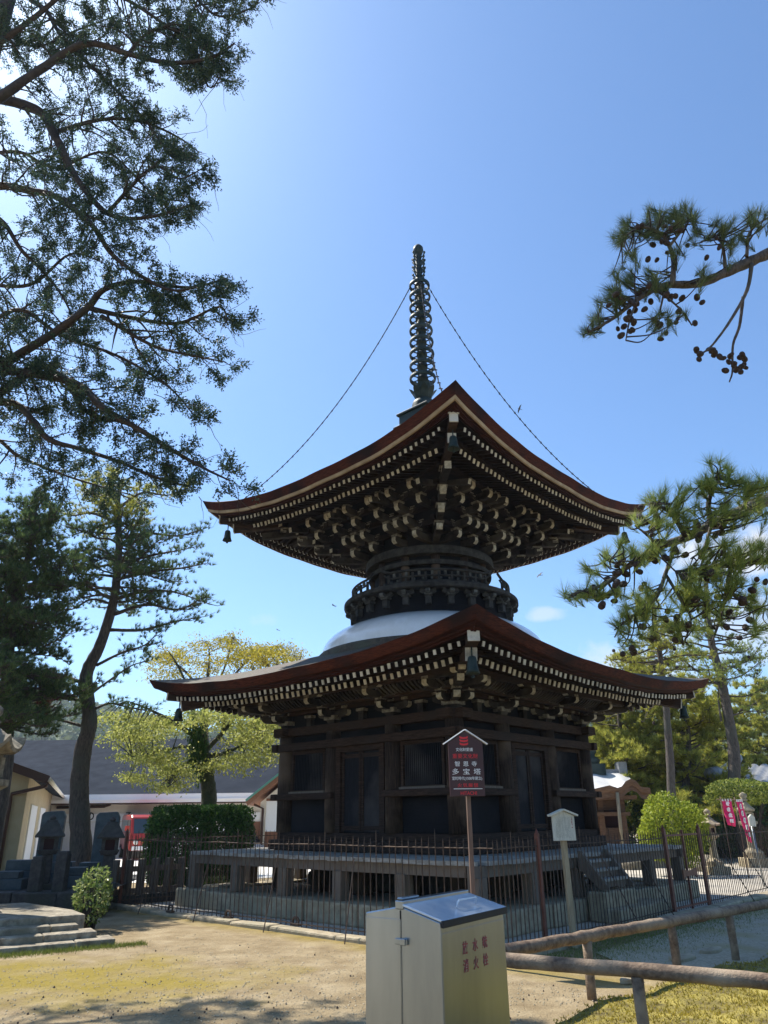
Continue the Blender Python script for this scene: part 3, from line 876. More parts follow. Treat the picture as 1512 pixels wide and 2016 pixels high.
# drum
mb = MB(); mb.lathe([(1.27, 5.9), (1.27, 7.3)], n=60); mb.build('drum', 'panel', pag)
for i in range(12):
    a = R(15 + 30 * i); mb = MB(); mb.tube([(1.27 * math.cos(a), 1.27 * math.sin(a), 5.95), (1.27 * math.cos(a), 1.27 * math.sin(a), 6.73)], .095, 10); mb.build('drum_column', 'woodv', pag)
for z0, z1, r0 in ((6.72, 6.90, 1.46), (6.50, 6.60, 1.40), (6.02, 6.09, 1.38)):
    mb = MB(); mb.lathe([(1.25, z0), (r0, z0), (r0 + .01, (z0 + z1) / 2), (r0, z1), (1.25, z1)], n=60, smooth=False); mb.build('drum_ring', 'balc', pag)
mb = MB()
for i in range(44): a = 2 * math.pi * i / 44; mb.cbox((1.335 * math.cos(a), 1.335 * math.sin(a), 6.2), (.05, .05, .05), 0, a)
mb.build('drum_stud', 'balc2', pag)

# --- brackets of the upper storey, four steps out


def upper_set(mb, k, x, o0, diag=False, steps=(1, 2, 3, 4)):
    f = lambda xx, o, z: Vector(side(k, xx, o, z))
    out = f(0, 1, 0) - f(0, 0, 0); lat = f(1, 0, 0) - f(0, 0, 0); rz = k * math.pi / 2
    if diag: out = (out + lat).normalized()
    z0 = 6.94
    for s in steps:
        z = z0 + .22 * (s - 1)
        oe = 1.28 + .28 * s
        if diag:
            a0 = 0; a1 = (oe - .92) * math.sqrt(2); base = f(.92, .92, z)
            arm(mb, base, out, a0, a1 + .06, w=.13, h=.14)
            e = base + out * (a1 - .06)
            block(mb, e + Vector((0, 0, .14)), .2, .07, rz + math.pi / 4)
        else:
            base = f(x, 0, z); a1 = oe
            arm(mb, base, out, o0, a1 + .05, w=.11, h=.155)
            e = f(x, a1 - .05, z + .14); block(mb, e, .165, .085, rz)
            arm(mb, f(x, a1 - .05, z + .215), lat, -.17, .17, w=.075, h=.075, both=True)
            for t in (-.13, .13): block(mb, f(x + t, a1 - .05, z + .285), .09, .05, rz)
            if s >= 2:
                ww = .23 if s < 4 else .28
                arm(mb, f(x, oe - .34, z + .005), lat, -ww, ww, w=.09, h=.10, both=True)
                for t in (-ww + .07, 0, ww - .07): block(mb, f(x + t, oe - .34, z + .105), .12, .07, rz)


for k in range(4):
    for x in (-.34, .34):
        mb = MB(); upper_set(mb, k, x, 1.1); mb.build('upper_bracket_set', ['bracket', 'pale', 'midpale'], pag)
    for x in (-.92, .92):
        mb = MB(); upper_set(mb, k, x, .92); mb.build('upper_bracket_set', ['bracket', 'pale', 'midpale'], pag)
    for x in (-.63, .63):
        mb = MB(); upper_set(mb, k, x, 1.12, steps=(2, 4)); mb.build('upper_bracket_set', ['bracket', 'pale', 'midpale'], pag)
    for x in (-1.52, 1.52):
        mb = MB(); upper_set(mb, k, x, 1.5, steps=(3, 4)); mb.build('upper_bracket_set', ['bracket', 'pale', 'midpale'], pag)
    mb = MB(); upper_set(mb, k, 0, 0, diag=True)
    f = lambda xx, o, z: Vector(side(k, xx, o, z))
    for t in (1.84, 2.12, 2.40): mb.cbox(f(t, t, 7.08 + .22 * round((t - 1.56) / .28)), (.13, .13, .10), 1, k * math.pi / 2 + math.pi / 4)
    mb.build('upper_corner_bracket', ['bracket', 'pale', 'midpale'], pag)
    for s, w_, h_ in ((1, .09, .10), (2, .09, .10), (3, .09, .10), (4, .13, .13)):
        mb = MB(); oe = 1.22 + .28 * s; z = 6.93 + .22 * s + .06
        mb.beam(side(k, -oe - .22, oe, z), side(k, oe + (.22 if k % 2 else -.07), oe, z), w_, h_ - (.004 if k % 2 else 0), 0, mend=1); mb.build('upper_eave_beam' if s == 4 else 'upper_through_beam', ['eavewood', 'pale'], pag)
    for s in (1, 2, 3):                                # boards closing the steps
        mb = MB(); oa = 1.22 + .28 * s; ob_ = oa + .28; z = 6.93 + .22 * s + .115
        mb.add([side(k, -oa, oa, z), side(k, oa, oa, z), side(k, ob_, ob_, z + .215), side(k, -ob_, ob_, z + .215)], [(0, 1, 2, 3)])
        mb.build('step_board', 'panel', pag)
    for x in (-1.9, -.62, .62, 1.9):                   # tail rafters pushing through the brackets
        mb = MB(); mb.beam(side(k, x, 1.3, 7.9), side(k, x, 2.62, 7.58), .09, .11, 0, mend=1); mb.build('tail_rafter', ['bracket', 'pale'], pag)
    mb = MB(); mb.beam(side(k, .9, .9, 7.86), side(k, 2.75, 2.75, 7.60), .13, .15, 0, mend=1); mb.build('tail_rafter', ['bracket', 'pale'], pag)

# upper roof
UP = 2.6
mb = MB(); UE = (3.776, 7.93, .58); roof_top(mb, UE, .50, 10.5, nt_=20, g=1.5)
uroof = mb.build('upper_roof', 'bark', pag)
mb = MB(); thick_strip(mb, [(3.782, 7.933, .582), (3.765, 7.90, .572), (3.70, 7.762, .548), (3.685, 7.757, .545)]); mb.build('bark_edge', 'barkedge', uroof)
mb = MB(); thick_strip(mb, [(3.690, 7.758, .545), (3.672, 7.705, .530), (3.64, 7.701, .522)]); mb.build('eave_strip', 'eavestrip', uroof)
mb = MB(); thick_strip(mb, [(3.642, 7.703, .52), (3.59, 7.715, .49), (3.585, 7.69, .485), (3.52, 7.70, .45), (3.515, 7.69, .44), (3.455, 7.73, .40)]); mb.build('eave_board', 'redwood', uroof)
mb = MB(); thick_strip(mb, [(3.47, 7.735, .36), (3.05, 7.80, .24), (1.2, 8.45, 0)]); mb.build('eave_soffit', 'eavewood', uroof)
mb = MB(); thick_strip(mb, [(3.11, 7.68, .22), (3.11, 7.76, .24), (2.96, 7.79, .22), (2.96, 7.70, .19), (3.11, 7.68, .22)]); mb.build('eave_batten', 'eavewood', uroof)
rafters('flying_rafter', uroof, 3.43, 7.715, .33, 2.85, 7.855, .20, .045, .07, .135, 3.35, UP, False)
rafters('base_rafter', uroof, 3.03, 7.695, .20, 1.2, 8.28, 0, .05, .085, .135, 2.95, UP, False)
hip_rafter(uroof, [(1.2, 8.14), (2.90, 7.84), (3.22, 7.80)], .15, .18, False)
hip_rafter(uroof, [(2.6, 8.10), (3.2, 8.00), (3.46, 8.02)], .15, .16)
# bronze finial
mb = MB(); mb.cbox((0, 0, 10.43), (1.12, 1.12, .22)); mb.cbox((0, 0, 10.70), (.90, .90, .32)); mb.cbox((0, 0, 10.89), (1.0, 1.0, .06))
fin = mb.build('finial_base', 'bronze', pag, bevel=.012)
mb = MB(); mb.lathe([(.30, 10.92), (.30, 11.18), (.27, 11.27), (.18, 11.34), (.15, 11.40)], n=28); mb.build('inverted_bowl', 'bronze', fin)
mb = MB()
for lay, (r0, z0, r1, z1, nn) in enumerate(((.17, 11.36, .36, 11.66, 8), (.15, 11.44, .27, 11.84, 8))):
    for i in range(nn):
        a = 2 * math.pi * (i + .5 * lay) / nn; d = Vector((math.cos(a), math.sin(a), 0)); l = Vector((-d.y, d.x, 0))
        prof_ = [(r0, z0, .09), ((r0 + r1) / 2 - .03, (z0 + z1) / 2, .11), (r1 - .05, z1 - .06, .07), (r1, z1, .008)]
        vs = []
        for r_, z_, w_ in prof_: vs += [d * r_ - l * w_ + Vector((0, 0, z_)), d * r_ + l * w_ + Vector((0, 0, z_)), d * (r_ - .015) + l * w_ + Vector((0, 0, z_)), d * (r_ - .015) - l * w_ + Vector((0, 0, z_))]
        fs = []
        for j in range(3):
            for q in range(4): fs.append((j * 4 + q, j * 4 + (q + 1) % 4, j * 4 + 4 + (q + 1) % 4, j * 4 + 4 + q))
        mb.add(vs, fs, 0, False)
mb.build('lotus_petals', 'bronze', fin)
mb = MB(); mb.tube([(0, 0, 11.4), (0, 0, 13.2), (0, 0, 15.2)], [.125, .118, .105], 18); mb.build('spire_shaft', 'bronze', fin)
for i in range(9):
    z = 11.93 + i * .372; r_ = .335 - .0075 * i
    mb = MB(); mb.lathe([(r_, z), (r_ + .012, z + .05), (r_, z + .105), (r_ - .035, z + .105), (r_ - .035, z), (r_, z)], n=36, smooth=False)
    for j in range(6):
        a = math.pi * j / 3 + .2; d = Vector((math.cos(a), math.sin(a), 0))
        mb.beam(d * .12 + Vector((0, 0, z + .05)), d * (r_ - .03) + Vector((0, 0, z + .05)), .015, .03)
    mb.lathe([(.11, z - .02), (.14, z), (.14, z + .1), (.11, z + .12)], n=18)
    mb.build('spire_ring', 'bronze', fin)
mb = MB(); mb.lathe([(.09, 15.15), (.11, 15.25), (.085, 15.35), (.105, 15.5), (.08, 15.62), (.10, 15.78), (.075, 15.9), (.10, 15.98), (.07, 16.06)], n=20)
for lay in range(3):
    for i in range(4):
        a = math.pi / 2 * i; d = Vector((math.cos(a), math.sin(a), 0))
        for dz, ln in ((0, .19), (.12, .215)):
            z = 15.22 + .27 * lay + dz
            p0 = d * .07 + Vector((0, 0, z)); p1 = d * (ln - .05) + Vector((0, 0, z + .03)); p2 = d * ln + Vector((0, 0, z + .10))
            mb.tube([p0, p1, p2], [.012, .018, .022], 7)
            mb.lathe([(.001, -.03), (.033, .01), (.028, .045), (.001, .065)], c=tuple(p2), n=8)
mb.build('finial_crown', 'bronze', fin)
mb = MB(); mb.lathe([(.07, 16.02), (.115, 16.08), (.145, 16.18), (.135, 16.28), (.08, 16.36), (.001, 16.395)], n=22); mb.build('finial_jewel', 'bronze', fin)

# --- things hung on the pagoda: wind bells and chains


def wind_bell(p, label):
    t = thing('wind_bell', label, 'wind bell', p, PRZ, 'bronze wind bells hanging from the pagoda eaves')
    mb = MB(); mb.lathe([(.001, -.075), (.03, -.078), (.055, -.09), (.068, -.13), (.074, -.20), (.085, -.27), (.108, -.335), (.098, -.335), (.078, -.27), (.001, -.12)], n=22)
    mb.build('bell', 'bronze', t)
    mb = MB(); mb.tube([(0, 0, .06), (0, 0, -.08)], .012, 6); mb.build('hanger', 'bronze', t)
    mb = MB(); mb.tube([(0, 0, -.2), (0, 0, -.36)], .008, 6); mb.cbox((0, 0, -.38), (.035, .035, .03)); mb.build('clapper', 'bronze', t)


for k, w1, w2 in ((3, 'left', 'left'), (0, 'front', 'front'), (1, 'right', 'right'), (2, 'rear', 'rear')):
    c = side(k, 3.32, 3.32, 7.84); wind_bell(pw(*c), f'bronze wind bell under the {w1} corner of the upper roof')
    c = side(k, 3.84, 3.84, 3.79); wind_bell(pw(*c), f'bronze wind bell under the {w2} corner of the lower roof')


def chain(k, label):
    a = Vector(side(k, .13, .13, 15.08)); b = Vector(side(k, 3.18, 3.18, 8.47))
    t = thing('spire_chain', label, 'chain', pw(*b), 0, 'iron chains from the spire to the upper roof corners')
    pts = []
    n = 110
    for i in range(n + 1):
        u = i / n; p = a.lerp(b, u); p.z -= .8 * 4 * u * (1 - u)
        pts.append(Vector(pw(*p)))
    o = Vector(pw(*b))
    mb = MB()
    for i in range(n):
        p, q = pts[i] - o, pts[i + 1] - o; m_ = (p + q) / 2; d = (q - p)
        if i % 3 == 0:                                 # an open ring, then a straight link
            s_ = d.cross(Vector((0, 0, 1) if i % 2 else (1, 0, 0))).normalized() * .034
            mb.tube([p, m_ + s_, q], .011, 4, smooth=False); mb.tube([p, m_ - s_, q], .011, 4, smooth=False)
        else: mb.tube([p, q], .013, 4, smooth=False)
    mb.build('links', 'chain', t)
    mb = MB(); mb.tube([(0, 0, -.25), (0, 0, .03)], .016, 6); mb.build('anchor_pin', 'chain', t)


chain(3, 'iron chain sagging from the spire to the left corner of the upper roof')
chain(0, 'iron chain running down the spire to the front corner of the upper roof')
chain(1, 'iron chain sagging from the spire to the right corner of the upper roof')
# ------------------------------------------------------------------ iron fence with kerb
FQ = 4.41
FENCE_G = 'rusty iron fence runs around the pagoda'


def iron_bar(mb, p, z0, z1, r=.008, lean=(0, 0)):
    mb.tube([(p[0], p[1], z0), (p[0] + lean[0], p[1] + lean[1], z1 - .04)], r, 5, caps=False, smooth=False)
    mb.tube([(p[0] + lean[0], p[1] + lean[1], z1 - .045), (p[0] + lean[0], p[1] + lean[1], z1 + .02)], [r * 1.1, .001], 5, caps=False, smooth=False)


def fence_run(label, a, b, step, post_at, brace, H=1.27, skip=None):
    """a, b in pagoda axes"""
    rr = random.Random(int(a[0] * 100 + a[1] * 10 + 77))
    A, Bv = pw(*a), pw(*b); Lg = np.linalg.norm(Bv - A); d = (Bv - A) / Lg; nrm = np.array([d[1], -d[0], 0])
    t = thing('iron_fence', label, 'fence', A, 0, FENCE_G)
    n = int(Lg / step); bars = MB(); past = False
    for i in range(n + 1):
        s = i * step + rr.uniform(-.006, .006)
        if skip and skip[0] < s < skip[1]:
            if not past: bars.build('bar_panel', 'rust', t, origin=A); bars = MB(); past = True
            continue
        p = A + d * s; tall = H + (.10 if i % 9 == 4 else 0) + rr.uniform(-.015, .015)
        iron_bar(bars, p, .0, tall, .0075, (rr.uniform(-.008, .008), rr.uniform(-.008, .008)))
    bars.build('bar_panel', 'rust', t, origin=A)
    spans = [(0, Lg)] if not skip else [(0, skip[0]), (skip[1], Lg)]
    for z in (H - .10, .10):
        mb = MB()
        for s0, s1 in spans:
            k = max(2, int((s1 - s0) / .5)); pts = []
            for i in range(k + 1):
                p = A + d * (s0 + (s1 - s0) * i / k); pts.append((p[0], p[1], z + rr.uniform(-.008, .006)))
            mb.tube(pts, .0085, 5, smooth=False)
        mb.build('rail', 'rust', t, origin=A)
    for s in post_at:
        p = A + d * s
        mb = MB(); mb.cbox((p[0], p[1], .66), (.05, .05, 1.32), 0, math.atan2(d[1], d[0])); mb.tube([(p[0], p[1], 1.32), (p[0], p[1], 1.385)], [.034, .002], 4, smooth=False)
        mb.build('fence_post', 'rustred', t, origin=A)
    for s in brace:
        p = A + d * s; q = p - nrm * .0 + nrm * .42
        mb = MB(); mb.tube([(p[0] - d[0] * .2, p[1] - d[1] * .2, 1.0), (q[0] + d[0] * .05, q[1] + d[1] * .05, .0)], .009, 5, smooth=False); mb.build('brace', 'rust', t, origin=A)
    return t


fence_run('rusty iron picket fence in front of the left deck side, behind the steel cabinet', (-FQ, -FQ), (FQ, -FQ), .118, (.02,), (1.4, 3.1, 4.9, 6.6))
GA, GB = 5.02, 6.55                                     # the gate opening along the right run
fence_run('rusty iron picket fence along the stair side, behind the log rail', (FQ, -FQ), (FQ, 9.5), .098, (1.02, GA, GB), (2.9, 4.1, 7.6, 8.7), skip=(GA, GB))
fence_run('short rusty iron fence run going back beside the stone posts on the left', (-FQ, 5.5), (-FQ, -FQ), .118, (), ())
# gate
gA = pw(FQ, -FQ + GA)
g = thing('iron_gate', 'rusty iron gate with a brown latch board, beside the pagoda stairs', 'gate', gA)
mb = MB(); d = PY
for i in range(1, 16):
    p = gA + d * (i * (GB - GA) / 16); iron_bar(mb, p, .06, 1.26, .0075)
mb.build('bar_panel', 'rust', g, origin=gA)
for s in (.05, .5 * (GB - GA), GB - GA - .05):
    p = gA + d * s; mb = MB(); mb.cbox((p[0], p[1], .66), (.035, .035, 1.24), 0, PRZ); mb.build('gate_stile', 'rustred', g, origin=gA)
mb = MB()
for z in (1.20, .10): mb.beam(gA + d * .05 + np.array([0, 0, z]), gA + d * (GB - GA - .05) + np.array([0, 0, z]), .02, .03)
mb.build('gate_rail', 'rustred', g, origin=gA)
mb = MB()
c = gA + d * (.5 * (GB - GA)) + np.array([0, 0, .58]) + PX * .04
poly = [(-.30, -.07), (-.2, -.03), (.2, -.03), (.30, -.07), (.30, .08), (.05, .05), (-.05, .05), (-.30, .08)]
mb.prism(poly, c, tuple(d), (0, 0, 1), tuple(PX), .03); mb.build('latch_board', 'brick', g, origin=gA)

# kerb stones outside the fence
for nm, a, b, lab in (('a', (-FQ - .3, -FQ - .16), (FQ + .3, -FQ - .16), 'low stone kerb below the left fence run, along the sandy ground'),
                      ('b', (FQ + .16, -FQ - .3), (FQ + .16, 9), 'low stone kerb below the right fence run, along the gravel path')):
    A, Bv = pw(*a), pw(*b); Lg = np.linalg.norm(Bv - A); dd = (Bv - A) / Lg; nn = np.array([dd[1], -dd[0], 0])
    t = thing('stone_kerb', lab, 'kerb', A)
    s = 0; rr = random.Random(21); mb = MB()
    while s < Lg - .2:
        w = min(rr.uniform(.8, 1.5), Lg - s)
        mb.beam(A + dd * (s + .004) + np.array([0, 0, -.015 + rr.uniform(-.01, .012)]), A + dd * (s + w - .004) + np.array([0, 0, -.015 + rr.uniform(-.01, .012)]), .24 + rr.uniform(-.02, .02), .16)
        s += w
    mb.build('kerb_stones', 'stone', t, origin=A, bevel=.03)
for px, py, w_ in ((335, 1796, 'leftmost'), (449, 1808, 'middle'), (582, 1822, 'rightmost')):
    c = gr(px, py, .065)
    mb = MB(); mb.tube([(-.06, 0, 0), (-.065, 0, .07), (-.04, 0, .105), (.04, 0, .105), (.065, 0, .07), (.06, 0, 0)], .017, 7)
    mb.cbox((0, 0, .012), (.17, .07, .03))
    o = mb.build('kerb_clamp', 'rust', None, (0, 0, 0)); o.location = tuple(c); o.rotation_euler = (0, 0, PRZ)
    tag(o, f'{w_} rusty iron clamp sitting on the kerb of the left fence', 'clamp', 'rusty clamps on the kerb')

# ------------------------------------------------------------------ signs


def Mx(loc, rz=0): return Matrix.Translation(loc) @ Matrix.Rotation(rz, 4, 'Z')


SP = np.array([.99, 9.5, 0.0]); srz = R(7)
s = thing('cultural_property_sign', 'maroon roofed name sign with red and white lettering on a brown post', 'sign', SP, srz)
mb = MB(); mb.cbox((0, .045, 1.08), (.05, .05, 2.16)); mb.build('post', 'signpost', s, bevel=.004)
bx = -.016
mb = MB(); mb.prism([(-.215, 0), (.215, 0), (.215, .62), (0, .755), (-.215, .62)], (bx, 0, 1.765), (1, 0, 0), (0, 0, 1), (0, 1, 0), .03); mb.build('board', 'signbrown', s, bevel=.004)
mb = MB()
for sg in (-1, 1): mb.beam((bx, -.005, 2.535), (bx + sg * .275, -.005, 2.362), .055, .012, 0, bottom=True)
mb.build('roof_strip', 'white', s)
U = .00058
UV = .000525
zz = lambda y: 1.765 + (1650 - y) * UV
xx = lambda x: bx + (x - 690) * U
for txt, y, h, x0, x1, col, sp, bold in (('文化財愛護', 625, 78, 475, 845, 'white', 1.0, .006), ('重要文化財', 770, 104, 400, 945, 'signred', 1.1, .004),
                                         ('智恩寺', 942, 112, 440, 915, 'white', 1.9, .006), ('多宝塔', 1112, 132, 380, 990, 'white', 1.9, .005),
                                         ('室町時代(1500年建立)', 1266, 88, 370, 1010, 'white', 1.0, .004), ('火気厳禁', 1412, 90, 480, 920, 'signred', 1.25, .004),
                                         ('HITACHI', 1582, 74, 540, 880, 'signred', 1.0, .008)):
    o = text_mesh('lettering', txt, h * U * 1.05, col, s, Matrix.Translation((0, 0, 0)), bold=bold * U * 100 * .35, space=sp)
    xs = [v.co.x for v in o.data.vertices]; zs = [v.co.z for v in o.data.vertices]
    k = (x1 - x0) * U / (max(xs) - min(xs)); kz = h * UV / (max(zs) - min(zs)); cx_, cz_ = (max(xs) + min(xs)) / 2, (max(zs) + min(zs)) / 2
    for v in o.data.vertices: v.co = Vector((xx((x0 + x1) / 2) + (v.co.x - cx_) * k, -.0175 + v.co.y, zz(y) + (v.co.z - cz_) * kz))
mb = MB(); mb.box((xx(395), -.0185, zz(1495)), (xx(1005), -.0152, zz(1482))); mb.build('rule_line', 'white', s)
mb = MB()
for y in (355, 425, 500):                              # stacked bracket emblem
    pts = [(565, y - 35), (600, y - 14), (655, y - 8), (710, y - 14), (748, y - 35), (748, y + 8), (725, y + 24), (655, y + 34), (590, y + 24), (568, y + 8)]
    mb.prism([(xx(a) - bx, zz(b)) for a, b in pts][::-1], (bx, -.0168, 0), (1, 0, 0), (0, 0, 1), (0, 1, 0), .003)
mb.build('emblem', 'signred', s)

WP = np.array([2.335, 10.5, 0.0])
s = thing('notice_board', 'small pale wooden notice board with a gabled top on a pale post', 'sign', WP, R(14))
mb = MB(); mb.beam((0, .05, 0), (-.02, .05, 1.50), .075, .06, up=(0, 1, 0)); mb.build('post', 'palewood', s, bevel=.006)
mb = MB(); mb.prism([(-.155, 0), (.155, 0), (.155, .30), (0, .36), (-.155, .30)], (-.02, 0, 1.235), (1, 0, 0), (0, 0, 1), (0, 1, 0), .04); mb.build('board', 'boardpale', s, bevel=.004)
mb = MB()
for sg in (-1, 1): mb.beam((-.02, -.005, 1.60), (-.02 + sg * .195, -.005, 1.528), .10, .022, 0, bottom=True)
mb.build('board_roof', 'boardpale', s)
mb = MB(); rr = random.Random(2)
for c in range(11):                                    # columns of brushed writing too faded to read
    x = .075 - c * .0185
    for r_ in range(19):
        if rr.random() < .12: continue
        z = 1.515 - r_ * .0135
        for q in range(3):
            a = rr.uniform(-.0052, .0052); b = rr.uniform(-.004, .004); w_ = rr.uniform(.002, .0075); h_ = rr.uniform(.0012, .003)
            if rr.random() < .4: w_, h_ = h_, w_
            mb.box((-.02 + x + a - w_ / 2, -.0215 - .0003 * q, z + b - h_ / 2), (-.02 + x + a + w_ / 2, -.0202, z + b + h_ / 2))
mb.build('faded_writing', 'ink', s)
mb = MB()
for r_ in range(7):
    z = 1.505 - r_ * .019
    for q in range(4): mb.box((-.02 + .112 + rr.uniform(-.008, .004), -.0215 - .0002 * q, z + rr.uniform(-.006, .004)), (-.02 + .112 + rr.uniform(.005, .010), -.0202, z + rr.uniform(.005, .008)))
mb.build('title_writing', 'redpaint', s)

# ------------------------------------------------------------------ steel hydrant cabinet
BW, BD = .70, .463
BA = math.atan2(.58, .40)                              # direction of its front edge
BO = np.array([.26, 4.18, 0.0])
b = thing('hydrant_cabinet', 'stainless steel hydrant cabinet with sloping lid and red lettering, in the foreground', 'cabinet', BO, BA)
# local x along the front, local y into the cabinet
mb = MB(); zf, zr, zb, yr = 1.056, 1.118, 1.078, .239
prof = [(0, .03), (BD, .03), (BD, zb), (yr, zr), (0, zf)]
mb.prism(prof, (BW / 2, 0, 0), (0, 1, 0), (0, 0, 1), (1, 0, 0), BW); mb.build('cabinet_body', 'steel', b, bevel=.006)
mb = MB(); mb.box((.02, .02, 0), (BW - .02, BD - .02, .03)); mb.build('plinth', 'blackrubber', b)
sl = math.atan2(zr - zf, yr)
ld = Vector((0, math.cos(sl), math.sin(sl))); lu = Vector((0, -math.sin(sl), math.cos(sl)))
mb = MB(); o = Vector((0, 0, zf))
mb.prism([(-.018, .003), (.235, .003), (.235, .015), (-.018, .015)], o + Vector((BW / 2, 0, 0)), ld, lu, (1, 0, 0), BW + .012); lid = mb.build('lid', 'steellid', b, bevel=.003)
mb = MB(); mb.box((-.008, -.024, zf - .024), (BW + .008, -.008, zf + .010)); mb.build('lid_edge', 'blackrubber', lid, bevel=.003)
mb = MB(); hx0, hx1, t0 = .29, .50, .075
P = lambda x, t, u: o + Vector((x, 0, 0)) + ld * t + lu * u
mb.tube([P(hx0, t0, .02), P(hx0, t0, .048), P(hx0 + .012, t0, .056), P(hx1 - .012, t0, .056), P(hx1, t0, .048), P(hx1, t0, .02)], .0055, 8)
mb.build('lid_handle', 'steellid', lid)
mb = MB(); mb.box((-.006, yr - .022, zr - .016), (BW + .0, yr + .03, zr + .026)); mb.build('ridge_strip', 'steel', b, bevel=.005)
mb = MB(); mb.box((.0, yr - .012, zr + .027), (.17, yr + .022, zr + .040)); mb.build('ridge_cap', 'steel', b, bevel=.008)
mb = MB(); mb.box((-.004, yr - .0025, .06), (.001, yr + .0025, zr - .02)); mb.build('door_seam', 'blackrubber', b)
mb = MB(); mb.box((-.004, yr - .004, .05), (-.0005, BD - .004, zb - .02)); mb.build('side_door', 'steel', b, bevel=.001)
mb = MB(); mb.box((-.016, yr - .045, .945), (-.002, yr + .028, .972)); mb.box((-.026, yr - .04, .943), (-.014, yr - .008, .974)); mb.build('door_latch', 'steel', b, bevel=.003)
mb = MB(); mb.box((.006, -.003, .05), (BW - .006, -.0005, zf - .05)); mb.build('front_panel', 'steel', b, bevel=.001)
for i, (a, c) in enumerate((('放', '消'), ('水', '火'), ('銃', '栓'))):
    for j, ch in enumerate((a, c)):
        o_ = text_mesh('painted_character', ch, .062, 'redpaint', b, Matrix.Translation((.235 + .108 * i, -.0045, .915 - .082 * j)), extrude=.0004, sx=.95, bold=.0007)

# ------------------------------------------------------------------ log rail
lr = thing('log_rail', 'low brown log rail of round timbers around the moss bed', 'railing', (.65, 6.8, 0))
o = np.array([.65, 6.8, 0])


def log(pts, r, name):
    mb = MB(); P_ = []; rd = []
    for a, b_ in zip(pts[:-1], pts[1:]):
        k = max(2, int(np.linalg.norm(np.array(b_) - np.array(a)) / .14))
        for i in range(k): P_.append(np.array(a) + (np.array(b_) - np.array(a)) * i / k)
    P_.append(np.array(pts[-1]))
    P_ = [p + np.array([random.uniform(-.004, .004) for _ in range(3)]) for p in P_]
    rd = [r * random.uniform(.95, 1.06) for _ in P_]
    mb.tube(P_, rd, 14, jit=.015); return mb.build(name, 'log', lr, origin=o)


log([(.62, 6.84, .50), (1.9, 6.15, .50), (3.1, 5.47, .50), (4.6, 4.65, .5)], .052, 'rail_log')
log([(.72, 6.86, .50), (1.9, 7.88, .50), (3.8, 9.50, .50), (5.6, 11.1, .5), (7.8, 13.1, .5)], .052, 'rail_log')
for p in ((.66, 6.80), (1.80, 6.205), (3.35, 5.335), (1.84, 7.83), (2.98, 8.81), (3.93, 9.62), (4.88, 10.46), (6.3, 11.75)):
    log([(p[0], p[1], -.02), (p[0], p[1], .46)], .043, 'post_log')
# moss bed, flat edging stones
mossp = [(1.30, 7.0), (1.75, 7.45), (2.35, 8.05), (3.1, 8.72), (4.1, 9.55), (5.4, 10.7), (8, 13), (12, 10), (9, 4.5), (4, 3.6), (2.6, 5.0), (1.55, 6.1)]
mb = MB(); n = 46; rr = np.random.default_rng(4)


def inpoly(x, y, P):
    c = False
    for i in range(len(P)):
        x1, y1 = P[i]; x2, y2 = P[i - 1]
        if (y1 > y) != (y2 > y) and x < (x2 - x1) * (y - y1) / (y2 - y1) + x1: c = not c
    return c


gx = np.arange(1.0, 9.0, .09); gy = np.arange(4.2, 12.5, .09)
Hm = {}
for i, x in enumerate(gx):
    for j, y in enumerate(gy):
        if not inpoly(x, y, mossp): Hm[i, j] = -.03
        else: Hm[i, j] = .035 + .018 * math.sin(x * 5.1 + y * 2.3) + .014 * math.sin(y * 7.7 - x * 3.1) + rr.uniform(-.006, .006)
idx = {}; vs = []; fs = []
for i in range(len(gx)):
    for j in range(len(gy)): idx[i, j] = len(vs); vs.append((gx[i], gy[j], Hm[i, j]))
for i in range(len(gx) - 1):
    for j in range(len(gy) - 1):
        q = [(i, j), (i + 1, j), (i + 1, j + 1), (i, j + 1)]
        if max(Hm[a] for a in q) > 0: fs.append([idx[a] for a in q])
mb.add(vs, fs, 0, True); tag(mb.build('moss_bed', 'mossbed'), None, None, kind='structure')
C = []
while len(C) < 26000:
    x, y = rr.uniform(1.0, 7), rr.uniform(4.4, 11.5)
    if y > 8.5 and rr.random() < .45: continue
    if inpoly(x, y, mossp): C.append((x, y, .035 + .018 * math.sin(x * 5.1 + y * 2.3) + .014 * math.sin(y * 7.7 - x * 3.1)))
C = np.array(C)


def blades(P, rng, h, w, lean=.5):
    n = len(P); d = rng.normal(size=(n, 3)) * lean; d[:, 2] = 1; d /= np.linalg.norm(d, axis=1)[:, None]
    a = rng.uniform(0, 6.28, n); s = np.stack([np.cos(a), np.sin(a), 0 * a], 1) * w * .5; hh = h * rng.uniform(.5, 1.3, (n, 1))
    return np.stack([P - s, P + s, P + d * hh], 1)


V = np.concatenate([blades(C, rr, .028, .012), blades(C + np.array([.004, .01, 0]), rr, .022, .012, .9)])
tag(tris('moss', V, 'moss'), 'yellow-green moss covering the bed behind the log rail', 'moss', kind='stuff')
# grass strip along the kerb of the right fence and by the steps
def grass_strip(name, f, n, label, h=.04):
    r_ = np.random.default_rng(len(label)); P = np.array([f(r_) for _ in range(n)])
    tag(tris(name, blades(P, r_, h, .007, .6), 'grass'), label, 'grass', kind='stuff')


